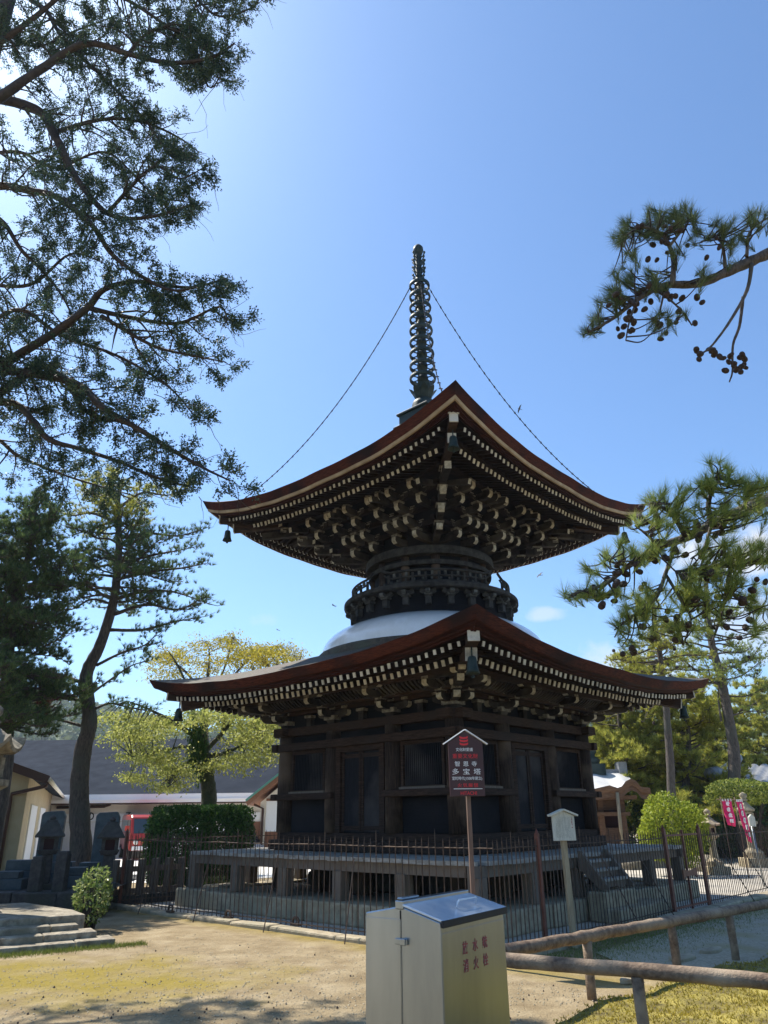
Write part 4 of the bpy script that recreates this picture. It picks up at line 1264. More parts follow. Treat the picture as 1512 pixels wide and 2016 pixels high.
grass_strip('grass', lambda r_: pw(4.75 + abs(r_.normal()) * .45, r_.uniform(-4.6, 4.5), .01), 14000, 'thin grass along the kerb between the right fence and the gravel path', .035)
for i, (px, py, sx, sy) in enumerate(((1345, 1890, .30, .13), (1400, 1874, .26, .10), (1240, 1932, .22, .09))):
    c = gr(px, py, .012); mb = MB(); rr2 = random.Random(i + 5)
    poly = [(sx * math.cos(a) * rr2.uniform(.62, 1.15), sy * math.sin(a) * rr2.uniform(.62, 1.15)) for a in np.linspace(0, 6.28, 8)[:-1]]
    mb.prism(poly, (0, 0, .012), (1, 0, 0), (0, 1, 0), (0, 0, 1), .045)
    o_ = mb.build('edging_stone', 'stone', None, bevel=.01); o_.location = tuple(c); o_.rotation_euler = (0, 0, .75)
    tag(o_, 'flat pale edging stone ' + ['between the two right-hand posts of the far log', 'beside the foot of the far log\'s third post', 'nearest the steel cabinet, by the first far post'][i], 'stone', 'flat stones edging the moss bed')

# ------------------------------------------------------------------ stone steps on the left, with shrub and big lantern
SD = np.array([.862, .507, 0]); SN = np.array([-.507, .862, 0]); SO = np.array([-3.62, 11.22, 0])
stp = thing('stone_steps', 'three worn stone steps up to a low platform at the left edge', 'steps', SO)
rr = random.Random(14)
for i, z in enumerate((.078, .153, .228)):
    s0 = -3.6; end = -.02 - .20 * i
    mb = MB()
    while s0 < end - .05:
        w = rr.uniform(.7, 1.25); s1 = min(s0 + w, end)
        if end - s1 < .35: s1 = end
        jj = rr.uniform(-.02, .02); jz = rr.uniform(-.006, .008)
        a = SO + SD * (s0 + .004) + SN * (.26 * i + jj); b_ = SO + SD * (s1 - .004) + SN * (.26 * i + jj)
        c = b_ + SN * .42; e = a + SN * .42
        mb.add([(p[0], p[1], zz_) for zz_ in (-.02, z + jz) for p in (a, b_, c, e)], [(3, 2, 1, 0), (4, 5, 6, 7), (0, 1, 5, 4), (1, 2, 6, 5), (2, 3, 7, 6), (3, 0, 4, 7)])
        s0 = s1
    mb.build('step', 'stonegrey', stp, origin=SO, bevel=.016)
mb = MB()
a = SO + SD * -3.6 + SN * .80; b_ = SO + SD * -.30 + SN * .80; c = b_ + SN * .70 - SD * .05; e = SO + SD * -3.6 + SN * 3.1; f_ = SO + SD * -.85 + SN * 3.1
P5 = [a, b_, c, f_, e]
mb.add([(p[0], p[1], z) for z in (-.02, .315) for p in P5], [tuple(range(4, -1, -1)), tuple(range(5, 10))] + [(i, (i + 1) % 5, 5 + (i + 1) % 5, 5 + i) for i in range(5)])
mb.build('platform', 'stonegrey', stp, origin=SO, bevel=.018)
grass_strip('grass', lambda r_: tuple(SO + SD * (r_.uniform(-1.5, .35)) + SN * (-.02 - abs(r_.normal()) * .12)) , 2600, 'short bright grass at the foot of the stone steps', .06)
# big stone lantern, mostly out of frame
LB = np.array([-6.47, 12.35, .315])
ln = thing('stone_lantern', 'big weathered stone lantern with upturned roof corners at the left edge above the steps', 'stone lantern', LB, R(32), 'stone lanterns')


def lantern(ln, S, mats=('stonedark', 'stonegrey'), cf=1.0, rw=1.0):
    mb = MB(); mb.cbox((0, 0, .19), (1.02, 1.02, .38)); mb.build('plinth', mats[0], ln, bevel=.03)
    mb = MB(); mb.lathe([(.46, .382), (.46, .60), (.30, .72), (.24, .78)], n=6, smooth=False); mb.build('base', mats[0], ln, bevel=.01)
    mb = MB(); mb.lathe([(.20, .781), (.175, 1.1), (.17, 1.35), (.20, 1.62)], n=20); mb.build('shaft', mats[0], ln)
    mb = MB(); mb.lathe([(.2, 1.622), (.44, 1.76), (.44, 1.86), (.3, 1.87)], n=6, smooth=False); mb.build('platform', mats[1], ln)
    mb = MB()
    for i in range(6):
        a0, a1 = math.pi / 3 * i, math.pi / 3 * (i + 1)
        for z0, z1 in ((1.872, 1.95), (2.16, 2.24)): mb.add([(.29 * math.cos(a), .29 * math.sin(a), z) for z in (z0, z1) for a in (a0, a1)], [(0, 1, 3, 2)])
        c0, s0_ = math.cos(a0), math.sin(a0); mb.tube([(.28 * c0, .28 * s0_, 1.9), (.28 * c0, .28 * s0_, 2.2)], .05, 5, smooth=False)
    mb.lathe([(.22, 1.9), (.22, 2.22)], n=6, mi=1, smooth=False)
    mb.build('fire_box', [mats[1], 'void'], ln)
    mb = MB(); n = 36; rings = []
    for r_, z, curl in ((.30, 2.242, 0), (.74, 2.27, .16), (.76, 2.33, .20), (.45, 2.50, .03), (.22, 2.66, 0), (.12, 2.70, 0)):
        row = []
        for j in range(n):
            a = 2 * math.pi * j / n; ph = ((a + math.pi / 6) % (math.pi / 3)) - math.pi / 6
            ck = math.cos(math.pi / 6) / math.cos(((a) % (math.pi / 3)) - math.pi / 6)
            t_ = (1 - abs(((a) % (math.pi / 3)) - math.pi / 6) / (math.pi / 6)); near = (1 - t_) ** 3
            row.append((rw * r_ * ck * math.cos(a), rw * r_ * ck * math.sin(a), z + curl * cf * near))
        rings.append(row)
    vs = [p for r_ in rings for p in r_]
    mb.add(vs, [(i * n + j, i * n + (j + 1) % n, (i + 1) * n + (j + 1) % n, (i + 1) * n + j) for i in range(5) for j in range(n)], 0, False)
    mb.build('lantern_roof', mats[1], ln)
    mb = MB(); mb.lathe([(.12, 2.702), (.17, 2.76), (.10, 2.80), (.17, 2.90), (.16, 2.98), (.06, 3.06), (.001, 3.09)], n=18); mb.build('jewel', mats[1], ln)
    ln.scale = (S, S, S)


lantern(ln, .99, rw=.78)

# small roofed lanterns, steles and low walls of the burial plot
plot = thing('retaining_wall', 'dark low stone retaining wall behind the steps, carrying the small lanterns', 'wall', (-7, 14.2, 0))
mb = MB(); rr = random.Random(8); s0 = -10.5
while s0 < -5.0:
    w = rr.uniform(.7, 1.2); s1 = min(s0 + w, -4.95); mb.box((s0, 14.2 + rr.uniform(-.02, .02), 0), (s1 - .008, 14.6, .40 + rr.uniform(-.01, .01))); s0 = s1
mb.build('wall_stones', 'stonedark', plot, origin=(-7, 14.2, 0), bevel=.02)
sheet('plot_ground', [(-12, 14.55), (-4.96, 14.55), (-5.4, 18.6), (-13, 18.6)], .385, 'stonedark')


def small_lantern(px, py, Y, label, S=1.0):
    p = at(px, py, Y); p[2] = .385
    t = thing('roofed_stone_lantern', label, 'stone lantern', p, R(20), 'small roofed stone lanterns')
    mb = MB(); mb.cbox((0, 0, .05), (.42, .42, .10)); mb.build('base', 'stonedark', t, bevel=.015)
    mb = MB(); mb.cbox((0, 0, .36), (.20, .20, .52), taper=1.15); mb.build('shaft', 'stonedark', t, bevel=.02)
    mb = MB(); mb.cbox((0, 0, .665), (.40, .40, .09), taper=.8); mb.build('platform', 'stonedark', t, bevel=.01)
    mb = MB(); q = .13
    for sx in (-1, 1):
        for sy in (-1, 1): mb.cbox((sx * q, sy * q, .81), (.07, .07, .20))
    mb.cbox((0, 0, .81), (.2, .2, .2), 1); mb.cbox((0, 0, .92), (.34, .34, .03)); mb.build('fire_box', ['stonedark', 'void'], t)
    mb = MB(); prof_ = [(.30, .935), (.31, .96), (.24, 1.06), (.17, 1.17), (.12, 1.22), (.11, 1.25), (.001, 1.26)]
    mb.lathe([(r_ * 1.25, z) for r_, z in prof_], n=4, smooth=False, rot=math.pi / 4); mb.build('lantern_roof', 'stonedark', t, bevel=.01)
    mb = MB(); mb.lathe([(.05, 1.255), (.07, 1.29), (.03, 1.34), (.001, 1.35)], n=10); mb.build('jewel', 'stonedark', t)
    t.scale = (S, S, S)


small_lantern(85, 1740, 15.0, 'small roofed stone lantern at the left, in front of the taller grey stele', .93)
small_lantern(207, 1740, 15.0, 'small roofed stone lantern right of the pine trunk, in front of a grey stele', .90)


def stele(px, Y, w, h, label, rz=0.0):
    p = at(px, 1690, Y); p[2] = .386
    t = thing('stone_stele', label, 'stele', p, rz, 'grey stone steles')
    mb = MB(); mb.cbox((0, 0, .12), (w * 1.7, .5, .24)); mb.build('plinth', 'slate', t, bevel=.01)
    mb = MB(); mb.prism([(-w / 2, 0), (w / 2, 0), (w * .52, h * .9), (w * .40, h), (-w * .38, h * .985), (-w * .5, h * .93)], (0, 0, .242), (1, 0, 0), (0, 0, 1), (0, 1, 0), .16); mb.build('slab', 'slate', t, bevel=.02)


stele(94, 16.6, .46, 1.10, 'tall grey upright stele slab behind the left roofed lantern', R(8))
stele(203, 16.6, .46, 1.07, 'grey upright stele slab behind the right roofed lantern', R(8))
for i, (px, w, h, Y) in enumerate(((45, .75, .46, 15.6), (125, .55, .42, 15.6), (150, .6, .34, 15.3), (178, .5, .40, 15.7), (22, .6, .3, 15.0))):
    p = at(px, 1700, Y); p[2] = .386; mb = MB()
    mb.cbox((0, 0, h * .3), (w, .42, h * .6)); mb.cbox((0, 0, h * .8 + .002), (w * .7, .3, h * .4))
    o_ = mb.build('grave_block', 'slate', None, bevel=.012); o_.location = tuple(p); o_.rotation_euler = (0, 0, R(8))
    tag(o_, ['stepped grey stone block left of the left lantern', 'stepped grey stone block right of the left lantern', 'low stepped stone block nearest the pine trunk', 'stepped stone block just right of the pine trunk', 'stepped grey stone block at the far left edge'][i], 'stone block', 'stepped grey stone blocks')
for i, (px, h, Y) in enumerate(((70, .52, 14.45), (118, .60, 14.45))):
    p = at(px, 1740, Y); p[2] = .39; mb = MB(); mb.cbox((0, 0, h / 2), (.2, .2, h)); mb.cbox((0, 0, h + .02), (.17, .17, .05))
    o_ = mb.build('stone_pillar', 'stonedark', None, bevel=.012); o_.location = tuple(p)
    tag(o_, ['dark square stone pillar in front of the left lantern', 'dark square stone pillar between the left lantern and the pine trunk'][i], 'pillar', 'dark square stone pillars')
tf = thing('stone_fence', 'grey stone picket fence of thick square posts left of the deck', 'fence', (-5.6, 16.4, 0))
for i in range(6):
    x = at(228 + 26 * i, 1700, 16.2 + .2 * i); mb = MB(); mb.cbox((x[0], x[1], .40), (.14, .14, .80)); mb.build('fence_post', 'deckp', tf, origin=(-5.6, 16.4, 0), bevel=.012)
p, q = at(222, 1700, 16.15), at(362, 1700, 17.2)
for z in (.22, .62):
    mb = MB(); mb.beam((p[0], p[1], z), (q[0], q[1], z), .07, .10); mb.build('fence_rail', 'deckp', tf, origin=(-5.6, 16.4, 0))
mb = MB(); mb.beam((p[0], p[1], .05), (q[0], q[1], .05), .3, .2); mb.build('footing', 'stonedark', tf, origin=(-5.6, 16.4, 0))

# ------------------------------------------------------------------ buildings on the left
p0 = at(47, 1600, 20.0); p1 = at(101, 1600, 37.0)
wd = np.array([p1[0] - p0[0], p1[1] - p0[1], 0]); wl = np.linalg.norm(wd); wd /= wl; gd = np.array([wd[1], -wd[0], 0]) * -1   # along the long wall, along the gable wall (to the left)
cb = thing('cream_building', 'cream stucco building with brown gutter and downpipe at the left edge', 'building', (p0[0], p0[1], 0))
oo = (p0[0], p0[1], 0)
ez = at(85, 1527, 19.6)[2]
mb = MB(); GW = 6.0
pts = [p0, p0 + wd * wl, p0 + wd * wl + gd * GW, p0 + gd * GW]
rise = GW * .5 * .34
vs = [(p[0], p[1], 0) for p in pts] + [(p[0], p[1], ez) for p in pts]
g0 = p0 + gd * GW / 2; g1 = g0 + wd * wl
vs += [(g0[0], g0[1], ez + rise), (g1[0], g1[1], ez + rise)]
mb.add(vs, [(0, 1, 5, 4), (1, 2, 6, 9, 5), (2, 3, 7, 6), (3, 0, 4, 8, 7)]); mb.build('wall', 'wallcream', cb, origin=oo)
mb = MB()
for sgn, e0 in ((1, p0), (-1, p0 + gd * GW)):
    ov = -gd * sgn * .45; a = e0 + ov - wd * .5; b_ = e0 + ov + wd * (wl + .4); c = g1 + wd * .4; d_ = g0 - wd * .5
    ze = ez - .15; zr_ = ez + rise + .02
    top = [(a[0], a[1], ze + .12), (b_[0], b_[1], ze + .12), (c[0], c[1], zr_ + .12), (d_[0], d_[1], zr_ + .12)]
    low = [(x, y, z - .12) for x, y, z in top]
    mb.add(low + top, [(3, 2, 1, 0), (4, 5, 6, 7), (0, 1, 5, 4), (1, 2, 6, 5), (2, 3, 7, 6), (3, 0, 4, 7)])
rf = mb.build('roof', 'roofgrey', cb, origin=oo)
mb = MB(); a = p0 - gd * .47 - wd * .52; d_ = g0 - wd * .52
mb.beam((a[0], a[1], ez - .10), (d_[0], d_[1], ez + rise + .08), .06, .20); mb.build('verge_board', 'brown', rf, origin=oo)
mb = MB(); a = p0 - gd * .50 - wd * .5; b_ = p0 - gd * .50 + wd * (wl + .4)
mb.tube([(a[0], a[1], ez - .10), (b_[0], b_[1], ez - .10)], .06, 8); mb.build('gutter', 'wallwhite', rf, origin=oo)
mb = MB(); a = p0 - gd * .45 - wd * .42; c = p0 + gd * .35 - wd * .06
mb.tube([(a[0], a[1], ez - .14), (a[0], a[1], ez - .24), (c[0], c[1], ez - .42), (c[0], c[1], ez - .55), (c[0], c[1], 0)], .045, 8); mb.build('downpipe', 'brown', cb, origin=oo)
for k, (u0, u1) in enumerate(((2.2, 5.2), (7.5, 11))):
    a, b_ = p0 + wd * u0 - gd * .02, p0 + wd * u1 - gd * .02
    mb = MB(); mb.beam((a[0], a[1], 1.0), (b_[0], b_[1], 1.0), .04, 1.9); mb.build('shutter', 'shutter', cb, origin=oo)

# long low building with the great dark roof
YB = 36.0
zE = at(300, 1580, YB - .8)[2]; zG = at(300, 1563, YB - .9)[2]; zS0 = at(300, 1616, YB)[2]; zS1 = at(300, 1601, YB)[2]
xl, xr = at(88, 1600, YB)[0], at(560, 1600, YB)[0]
lb = thing('storehouse', 'long low white storehouse with shutters and a great dark blue-grey roof', 'building', (xl, YB, 0)); oo = (xl, YB, 0)
mb = MB(); mb.box((xl - 12, YB, 0), (xr + 1.5, YB + 12, zE + .06)); mb.build('wall', 'wallwhite', lb, origin=oo)
zT = at(100, 1457, YB + 9)[2]
mb = MB(); mb.add([(xl - 13, YB - .8, zG - .05), (xr + 2, YB - .8, zG - .05), (xr + 2, YB + 9, zT), (xl - 13, YB + 9, zT), (xl - 13, YB + 19, zG), (xr + 2, YB + 19, zG)], [(0, 1, 2, 3), (3, 2, 5, 4)]); rf = mb.build('roof', 'roofgrey', lb, origin=oo)
mb = MB(); mb.box((xl - 13, YB - .95, zE), (xr + 2, YB - .82, zG)); mb.box((xl - 13, YB - 1.0, zE + .10), (xr + 2, YB - .951, zE + .16)); mb.build('gutter', 'white', rf, origin=oo)
mb = MB(); mb.box((xl - 13, YB - .9, zE - .05), (xr + 2, YB - .002, zE - .001)); mb.build('soffit', 'brown', rf, origin=oo)
mb = MB(); mb.box((xl - 1, YB - .10, zS0), (xr, YB - .002, zS1)); bnd = mb.build('sign_band', 'white', lb, origin=oo)
x = xl + .6
while x < xr - 2:
    mb = MB(); mb.box((x, YB - .06, .02), (x + 2.2, YB - .004, zS0 - .03)); mb.build('shutter', 'shutter', lb, origin=oo); x += 2.5
for px, ch in ((252, 'る'), (177, 'の')):
    q = at(px, 1608, YB - .12)
    text_mesh('lettering', ch, .42, 'blackrubber', bnd, Matrix.Translation((q[0] - xl, -.104, q[2])), extrude=.003, bold=.008)
q0, q1 = at(112, 1590, YB - .1), at(218, 1583, YB - .1)
mb = MB(); mb.tube([tuple(q0), tuple(at(205, 1588, YB - .1)), tuple(q1)], .06, 6); mb.build('drain_pipe', 'brown', lb, origin=oo)

# white gabled house beside the hedge
YG = 29.0
gx0 = at(512, 1600, YG)[0]; gE = at(487, 1580, YG)[2]; apx = at(640, 1462, YG)
gh = thing('gabled_house', 'white gabled house with a green-edged roof, between the hedge and the pagoda', 'house', (gx0, YG, 0)); oo = (gx0, YG, 0)
gx1 = 2 * apx[0] - gx0
mb = MB(); mb.add([(gx0, YG, 0), (gx1, YG, 0), (gx1, YG, gE), (apx[0], YG, apx[2] - .2), (gx0, YG, gE), (gx0, YG + 8, 0), (gx1, YG + 8, 0), (gx1, YG + 8, gE), (apx[0], YG + 8, apx[2] - .2), (gx0, YG + 8, gE)], [(0, 1, 2, 3, 4), (5, 9, 8, 7, 6), (0, 4, 9, 5), (1, 6, 7, 2)]); mb.build('wall', 'wallwhite', gh, origin=oo)
mb = MB(); e0 = at(486, 1582, YG - .5); sl_ = (apx[2] - e0[2]) / (apx[0] - e0[0])
mb.beam((e0[0], YG + 4, e0[2]), (apx[0], YG + 4, apx[2]), 9.2, .16); mb.beam((2 * apx[0] - e0[0], YG + 4, e0[2]), (apx[0], YG + 4, apx[2] + .004), 9.2, .16); rf = mb.build('roof', 'brick', gh, origin=oo)
mb = MB(); mb.beam((e0[0] - .02, YG - .62, e0[2] + .10), (apx[0], YG - .62, apx[2] + .12), .06, .07); mb.build('verge_strip', 'green', rf, origin=oo)
xw = at(524, 1600, YG)[0]
mb = MB(); mb.box((xw, YG - .06, at(530, 1637, YG)[2]), (xw + 2.4, YG - .003, at(530, 1577, YG)[2])); mb.build('plaster_panel', 'white', gh, origin=oo)
mb = MB(); mb.box((xw, YG - .09, at(530, 1577, YG)[2] + .002), (xw + 2.4, YG - .003, at(530, 1572, YG)[2])); mb.build('lintel', 'brick', gh, origin=oo)
mb = MB(); mb.box((xw, YG - .05, 0), (xw + 2.4, YG - .003, at(530, 1637, YG)[2] - .002)); mb.build('skirting_boards', 'brick', gh, origin=oo)
xd0, xd1 = at(494, 1640, YG)[0], at(512, 1640, YG)[0]
mb = MB(); mb.box((xd0, YG - .08, 0), (xd1, YG - .003, at(500, 1617, YG)[2])); mb.build('door', 'brick', gh, origin=oo)
mb = MB(); x_ = at(517, 1600, YG - .1)[0]; mb.tube([(at(500, 1585, YG - .1)[0], YG - .1, at(500, 1584, YG)[2]), (x_, YG - .1, at(500, 1592, YG)[2]), (x_, YG - .1, 0)], .05, 6); mb.build('downpipe', 'brown', gh, origin=oo)

# ------------------------------------------------------------------ vehicles


def small_van(loc, rz, label, paint, name, cat):
    t = thing(name, label, cat, loc, rz)
    prof_ = [(-1.6, .35), (1.55, .35), (1.62, .75), (1.50, .95), (1.15, 1.62), (1.0, 1.72), (-1.5, 1.74), (-1.6, 1.6)]
    mb = MB(); mb.prism(prof_, (0, 0, 0), (1, 0, 0), (0, 0, 1), (0, 1, 0), 1.42); mb.build('body', paint, t, bevel=.06)
    mb = MB()
    for x in (-1.0, 1.0):
        for y in (-.62, .62): pass
    for x in (-1.0, 1.0):
        for y in (-.64, .64):
            w = MB(); w.tube([(x, y - .09, .28), (x, y + .09, .28)], .28, 18); wo = w.build('wheel', 'tyre', t)
            w = MB(); w.tube([(x, y - .1, .28), (x, y + .1, .28)], .15, 14); w.build('rim', 'steel', wo)
    dx, dz = 1.50 - 1.15, .95 - 1.62; nl = math.hypot(dx, dz); nx_, nz_ = .67 / nl, .35 / nl
    mb = MB(); mb.beam((1.475 + nx_ * .012, 0, 1.0 + nz_ * .012), (1.19 + nx_ * .012, 0, 1.55 + nz_ * .012), 1.2, .02, up=(nx_, 0, nz_)); mb.build('windscreen', 'glass', t)
    for y in (-.715, .715):
        mb = MB(); mb.prism([(.5, 1.02), (1.32, 1.02), (1.08, 1.52), (.5, 1.52)], (0, y, 0), (1, 0, 0), (0, 0, 1), (0, 1, 0), .02); mb.build('side_window', 'glass', t)
        mb = MB(); mb.prism([(-1.3, 1.05), (.35, 1.05), (.35, 1.52), (-1.3, 1.52)], (0, y, 0), (1, 0, 0), (0, 0, 1), (0, 1, 0), .02); mb.build('side_window', 'glass', t)
    for y in (-.5, .5):
        mb = MB(); mb.tube([(1.6, y, .68), (1.66, y, .68)], .10, 14); mb.build('headlight', 'white', t)
    mb = MB(); mb.cbox((1.63, 0, .45), (.08, 1.3, .16)); mb.build('bumper', 'carwhite', t, bevel=.02)
    mb = MB(); mb.cbox((1.2, .84, 1.2), (.1, .18, .2)); mb.cbox((1.2, -.84, 1.2), (.1, .18, .2)); mb.build('wing_mirror', paint, t)
    return t


p = at(287, 1650, 35.0); small_van((p[0], 34.5, 0), R(-64), 'small red van parked before the white storehouse, half behind the hedge', 'carred', 'parked_van', 'van')
p = at(458, 1650, 29.0); wv_ = small_van((p[0] - .5, 29.0, 0), R(-20), 'white van parked behind the right end of the hedge', 'carwhite', 'parked_van', 'van'); wv_.scale = (1, 1, .72)

# ------------------------------------------------------------------ right-hand background: small hall, tiled roof, lanterns, banners
YH = 27.0
hx = at(1215, 1600, YH)[0]
hall = thing('small_hall', 'small brown timber hall with pale curved roof, behind the right deck end', 'building', (hx, YH, 0)); oo = (hx, YH, 0)
A_ = lambda px, py, Y=YH: at(px, py, Y)
for px in (1176, 1183, 1226):
    q = A_(px, 1600); mb = MB(); mb.cbox((q[0], YH + (.0 if px != 1176 else .5), 1.1), (.16, .16, 2.2)); mb.build('hall_post', 'temple', hall, origin=oo)
mb = MB(); q0, q1 = A_(1150, 1600), A_(1222, 1600); zb_ = A_(1200, 1595)[2]
mb.box((q0[0], YH + .1, zb_), (q1[0], YH + 4, A_(1200, 1556)[2])); mb.box((q0[0], YH + .12, 0), (A_(1190, 1600)[0], YH + 4, zb_ - .002)); mb.box((q0[0], YH + .12, 0), (q1[0], YH + .3, A_(1200, 1630)[2])); mb.build('wall', 'temple', hall, origin=oo)
mb = MB(); mb.box((A_(1190, 1600)[0], YH + .35, A_(1200, 1630)[2]), (q1[0], YH + .45, zb_)); mb.build('dark_opening', 'void', hall, origin=oo)
# bracketed eave mass and curved porch roof
ezh = A_(1200, 1552)[2]
mb = MB()
for i in (1, 4):
    mb.box((q0[0] - .1, YH - .25 - .12 * i, ezh - 1.05 + .17 * i), (q1[0] + .15 + .06 * i, YH + .1, ezh - 1.05 + .17 * i + .12))
mb.build('eave_brackets', 'temple', hall, origin=oo)
ridge = A_(1165, 1517); cor_ = A_(1200, 1548, YH - 1.2); wv = [(1200, 1546), (1216, 1551), (1224, 1548), (1232, 1538), (1242, 1533), (1252, 1537), (1262, 1549), (1280, 1551)]
wv = [(1138, 1560), (1160, 1555), (1182, 1550), (1200, 1546)] + wv[1:]
top_ = [(1146, 1514), (1152, 1514), (1158, 1514), (1166, 1515), (1180, 1518), (1192, 1519), (1204, 1519), (1214, 1519), (1222, 1520), (1229, 1521), (1232, 1521)]
mb = MB(); n = len(wv); rows = 8; vs = []
for j in range(rows + 1):
    t = j / rows
    for (a_, b_), (e_, f_) in zip(wv, top_):
        p_ = at(a_, b_, YH - 1.1); q_ = at(e_, f_, YH + 2.2); x_ = p_ + (q_ - p_) * t; x_[2] -= .28 * math.sin(math.pi * t) * (1 - .3 * t); vs.append(tuple(x_))
mb.add(vs, [(j * n + i, j * n + i + 1, (j + 1) * n + i + 1, (j + 1) * n + i) for j in range(rows) for i in range(n - 1)], 0, True)
vs = vs[:n]; lowf = [(x, y, z - .20) for x, y, z in vs]
rf = mb.build('roof', 'copper', hall, origin=oo)
mb = MB(); mb.add(vs + lowf + [(x, YH - .9, z) for x, y, z in lowf], [(i, n + i, n + i + 1, i + 1) for i in range(n - 1)] + [(n + i, 2 * n + i, 2 * n + i + 1, n + i + 1) for i in range(n - 1)], 0, True)
for i in range(n - 1): mb.add([tuple(v) for v in ((vs[i][0], YH - 1.04, vs[i][2] - .2), (vs[i + 1][0], YH - 1.04, vs[i + 1][2] - .2), (vs[i + 1][0], YH - 1.04, vs[i + 1][2] - .36), (vs[i][0], YH - 1.04, vs[i][2] - .36))], [(0, 1, 2, 3)])
mb.build('gable_board', 'temple', rf, origin=oo)
mb = MB(); r0, r1 = at(1166, 1521, YH + 2.2), at(1229, 1521, YH + 2.2); mb.beam((r0[0], YH + 2.2, r0[2] - .1), (r1[0], YH + 2.2, r1[2] - .1), .3, .42); mb.cbox((r1[0] - .1, YH + 2.2, r1[2]), (.3, .5, .75)); mb.build('ridge', 'tile', rf, origin=oo)
q = at(1161, 1502, YH + 2.2); mb = MB(); mb.cbox((q[0], q[1], q[2] - .25), (.9, .9, .4)); mb.lathe([(.35, -.05), (.4, .1), (.2, .25), (.3, .4), (.22, .55), (.001, .7)], c=tuple(q), n=16); mb.build('roof_finial', 'bronze', rf, origin=oo)
mb = MB(); q0, q1 = at(1215, 1560, YH - 1.1), at(1226, 1678, YH - 1.1); mb.tube([tuple(q0), (q1[0], q1[1], 0)], .055, 8); mb.build('porch_post', 'palewood', hall, origin=oo)

YT = 29.5
t0 = at(1405, 1534, YT); t1 = at(1560, 1478, YT + 4); th_ = thing('tiled_hall', 'temple hall with a grey tiled roof at the right edge behind the round bush', 'building', (t0[0], YT, 0)); oo = (t0[0], YT, 0)
mb = MB(); n = 26; m_ = 12; W_ = 12.0
vs = []
for j in range(m_ + 1):
    t = j / m_; y = YT + 6 * t; z0_ = t0[2] - .35 + (t1[2] - .15 - t0[2]) * (t ** 1.3)
    for i in range(n * 4 + 1):
        x = t0[0] + 4.2 * t * .9 + (W_ * i / (n * 4)); vs.append((x, y, z0_ + .45 * max(0, 1 - i / 14) ** 2 * (1 - t) + .10 * abs(math.sin(math.pi * i / 4)) ** .7))
k = n * 4 + 1
mb.add(vs, [(j * k + i, j * k + i + 1, (j + 1) * k + i + 1, (j + 1) * k + i) for j in range(m_) for i in range(k - 1)], 0, True); rf = mb.build('roof', 'tile', th_, origin=oo)
mb = MB(); pts = [(t0[0] - .2, YT - .2, t0[2] + .18)] + [(t0[0] + 4.2 * t * .9, YT + 6 * t, t0[2] - .1 + (t1[2] - .15 - t0[2]) * (t ** 1.3) + .1 + .3 * (1 - t) ** 3) for t in np.linspace(.1, 1, 8)]
mb.tube(pts, .22, 8); mb.build('hip_ridge', 'tile', rf, origin=oo)
mb = MB(); mb.box((t0[0] + 1.3, YT + 1.2, 0), (t0[0] + 12, YT + 8, t0[2] - .2)); mb.build('wall', 'temple', th_, origin=oo)

q = gr(1412, 1722); ln2 = thing('stone_lantern', 'tall pale stone lantern behind the iron gate, left of the red banners', 'stone lantern', q, R(10), 'stone lanterns'); lantern(ln2, .54, ('stone', 'stone'), .25, .8)
q = at(1478, 1650, 25.0); ln3 = thing('stone_lantern', 'slim pale stone lantern rising behind the red banners', 'stone lantern', (q[0], 25.0, 0), 0, 'stone lanterns'); lantern(ln3, .70, ('stone', 'stone'), .25, .55)


def banner(x0p, x1p, ytop, ybot, Y, label, lean):
    a, b_ = at(x0p, ytop, Y), at(x1p, ytop + 4, Y); c = at((x0p + x1p) / 2, ybot, Y)
    h_ = a[2] - c[2]; w = b_[0] - a[0]
    t = thing('festival_banner', label, 'banner', (a[0], Y, 0), 0, 'pink-red banners by the court')
    mb = MB(); nx_, nz_ = 6, 14; vs = []
    for j in range(nz_ + 1):
        for i in range(nx_ + 1):
            u, v = i / nx_, j / nz_
            vs.append((.03 + w * u + lean * v * w, .07 * math.sin(5 * v + 2 * u) * v, a[2] - h_ * v - .05 * u * v))
    fs = [(j * 7 + i, j * 7 + i + 1, (j + 1) * 7 + i + 1, (j + 1) * 7 + i) for j in range(nz_) for i in range(nx_)]
    mb.add(vs, fs, 0, True); cl = mb.build('cloth', 'banner', t)
    cl.modifiers.new('thick', 'SOLIDIFY').thickness = .004
    mb = MB(); mb.tube([(0, 0, 0), (0, 0, a[2] + .1)], .012, 6); mb.tube([(-.12, 0, a[2] + .03), (w + .05, 0, a[2] + .02)], .012, 5); mb.build('pole', 'signpost', t)
    mb = MB()
    for i in range(4): mb.cbox((.05 + i * w / 3.4, 0, a[2] + .01), (.03, .02, .06))
    mb.build('cloth_loop', 'white', t)
    rr_ = random.Random(int(x0p)); mb = MB(); k_ = 5 if ybot > 1630 else 4
    for i in range(k_):                                # brushed white characters, too far off to read
        v = .14 + .74 * i / max(1, k_ - 1) * .95; cx_ = .03 + w * (.55 + lean * v); cz = a[2] - h_ * v; s_ = h_ / k_ * (.34 if i < k_ - 1 else .26)
        y = .07 * math.sin(5 * v + 1) * v - .02
        for q_ in range(4):
            zq = cz + s_ * (.8 - .5 * q_); ww = w * rr_.uniform(.09, .20)
            mb.box((cx_ - ww, y - .002 * q_, zq - .016), (cx_ + ww, y + .012, zq + .016))
        mb.box((cx_ - .016, y - .012, cz - s_), (cx_ + .016, y + .01, cz + s_)); mb.box((cx_ - w * .2, y - .012, cz - s_ * .7), (cx_ - w * .2 + .03, y + .01, cz + s_ * .6))
    mb.build('brushed_characters', 'white', t)


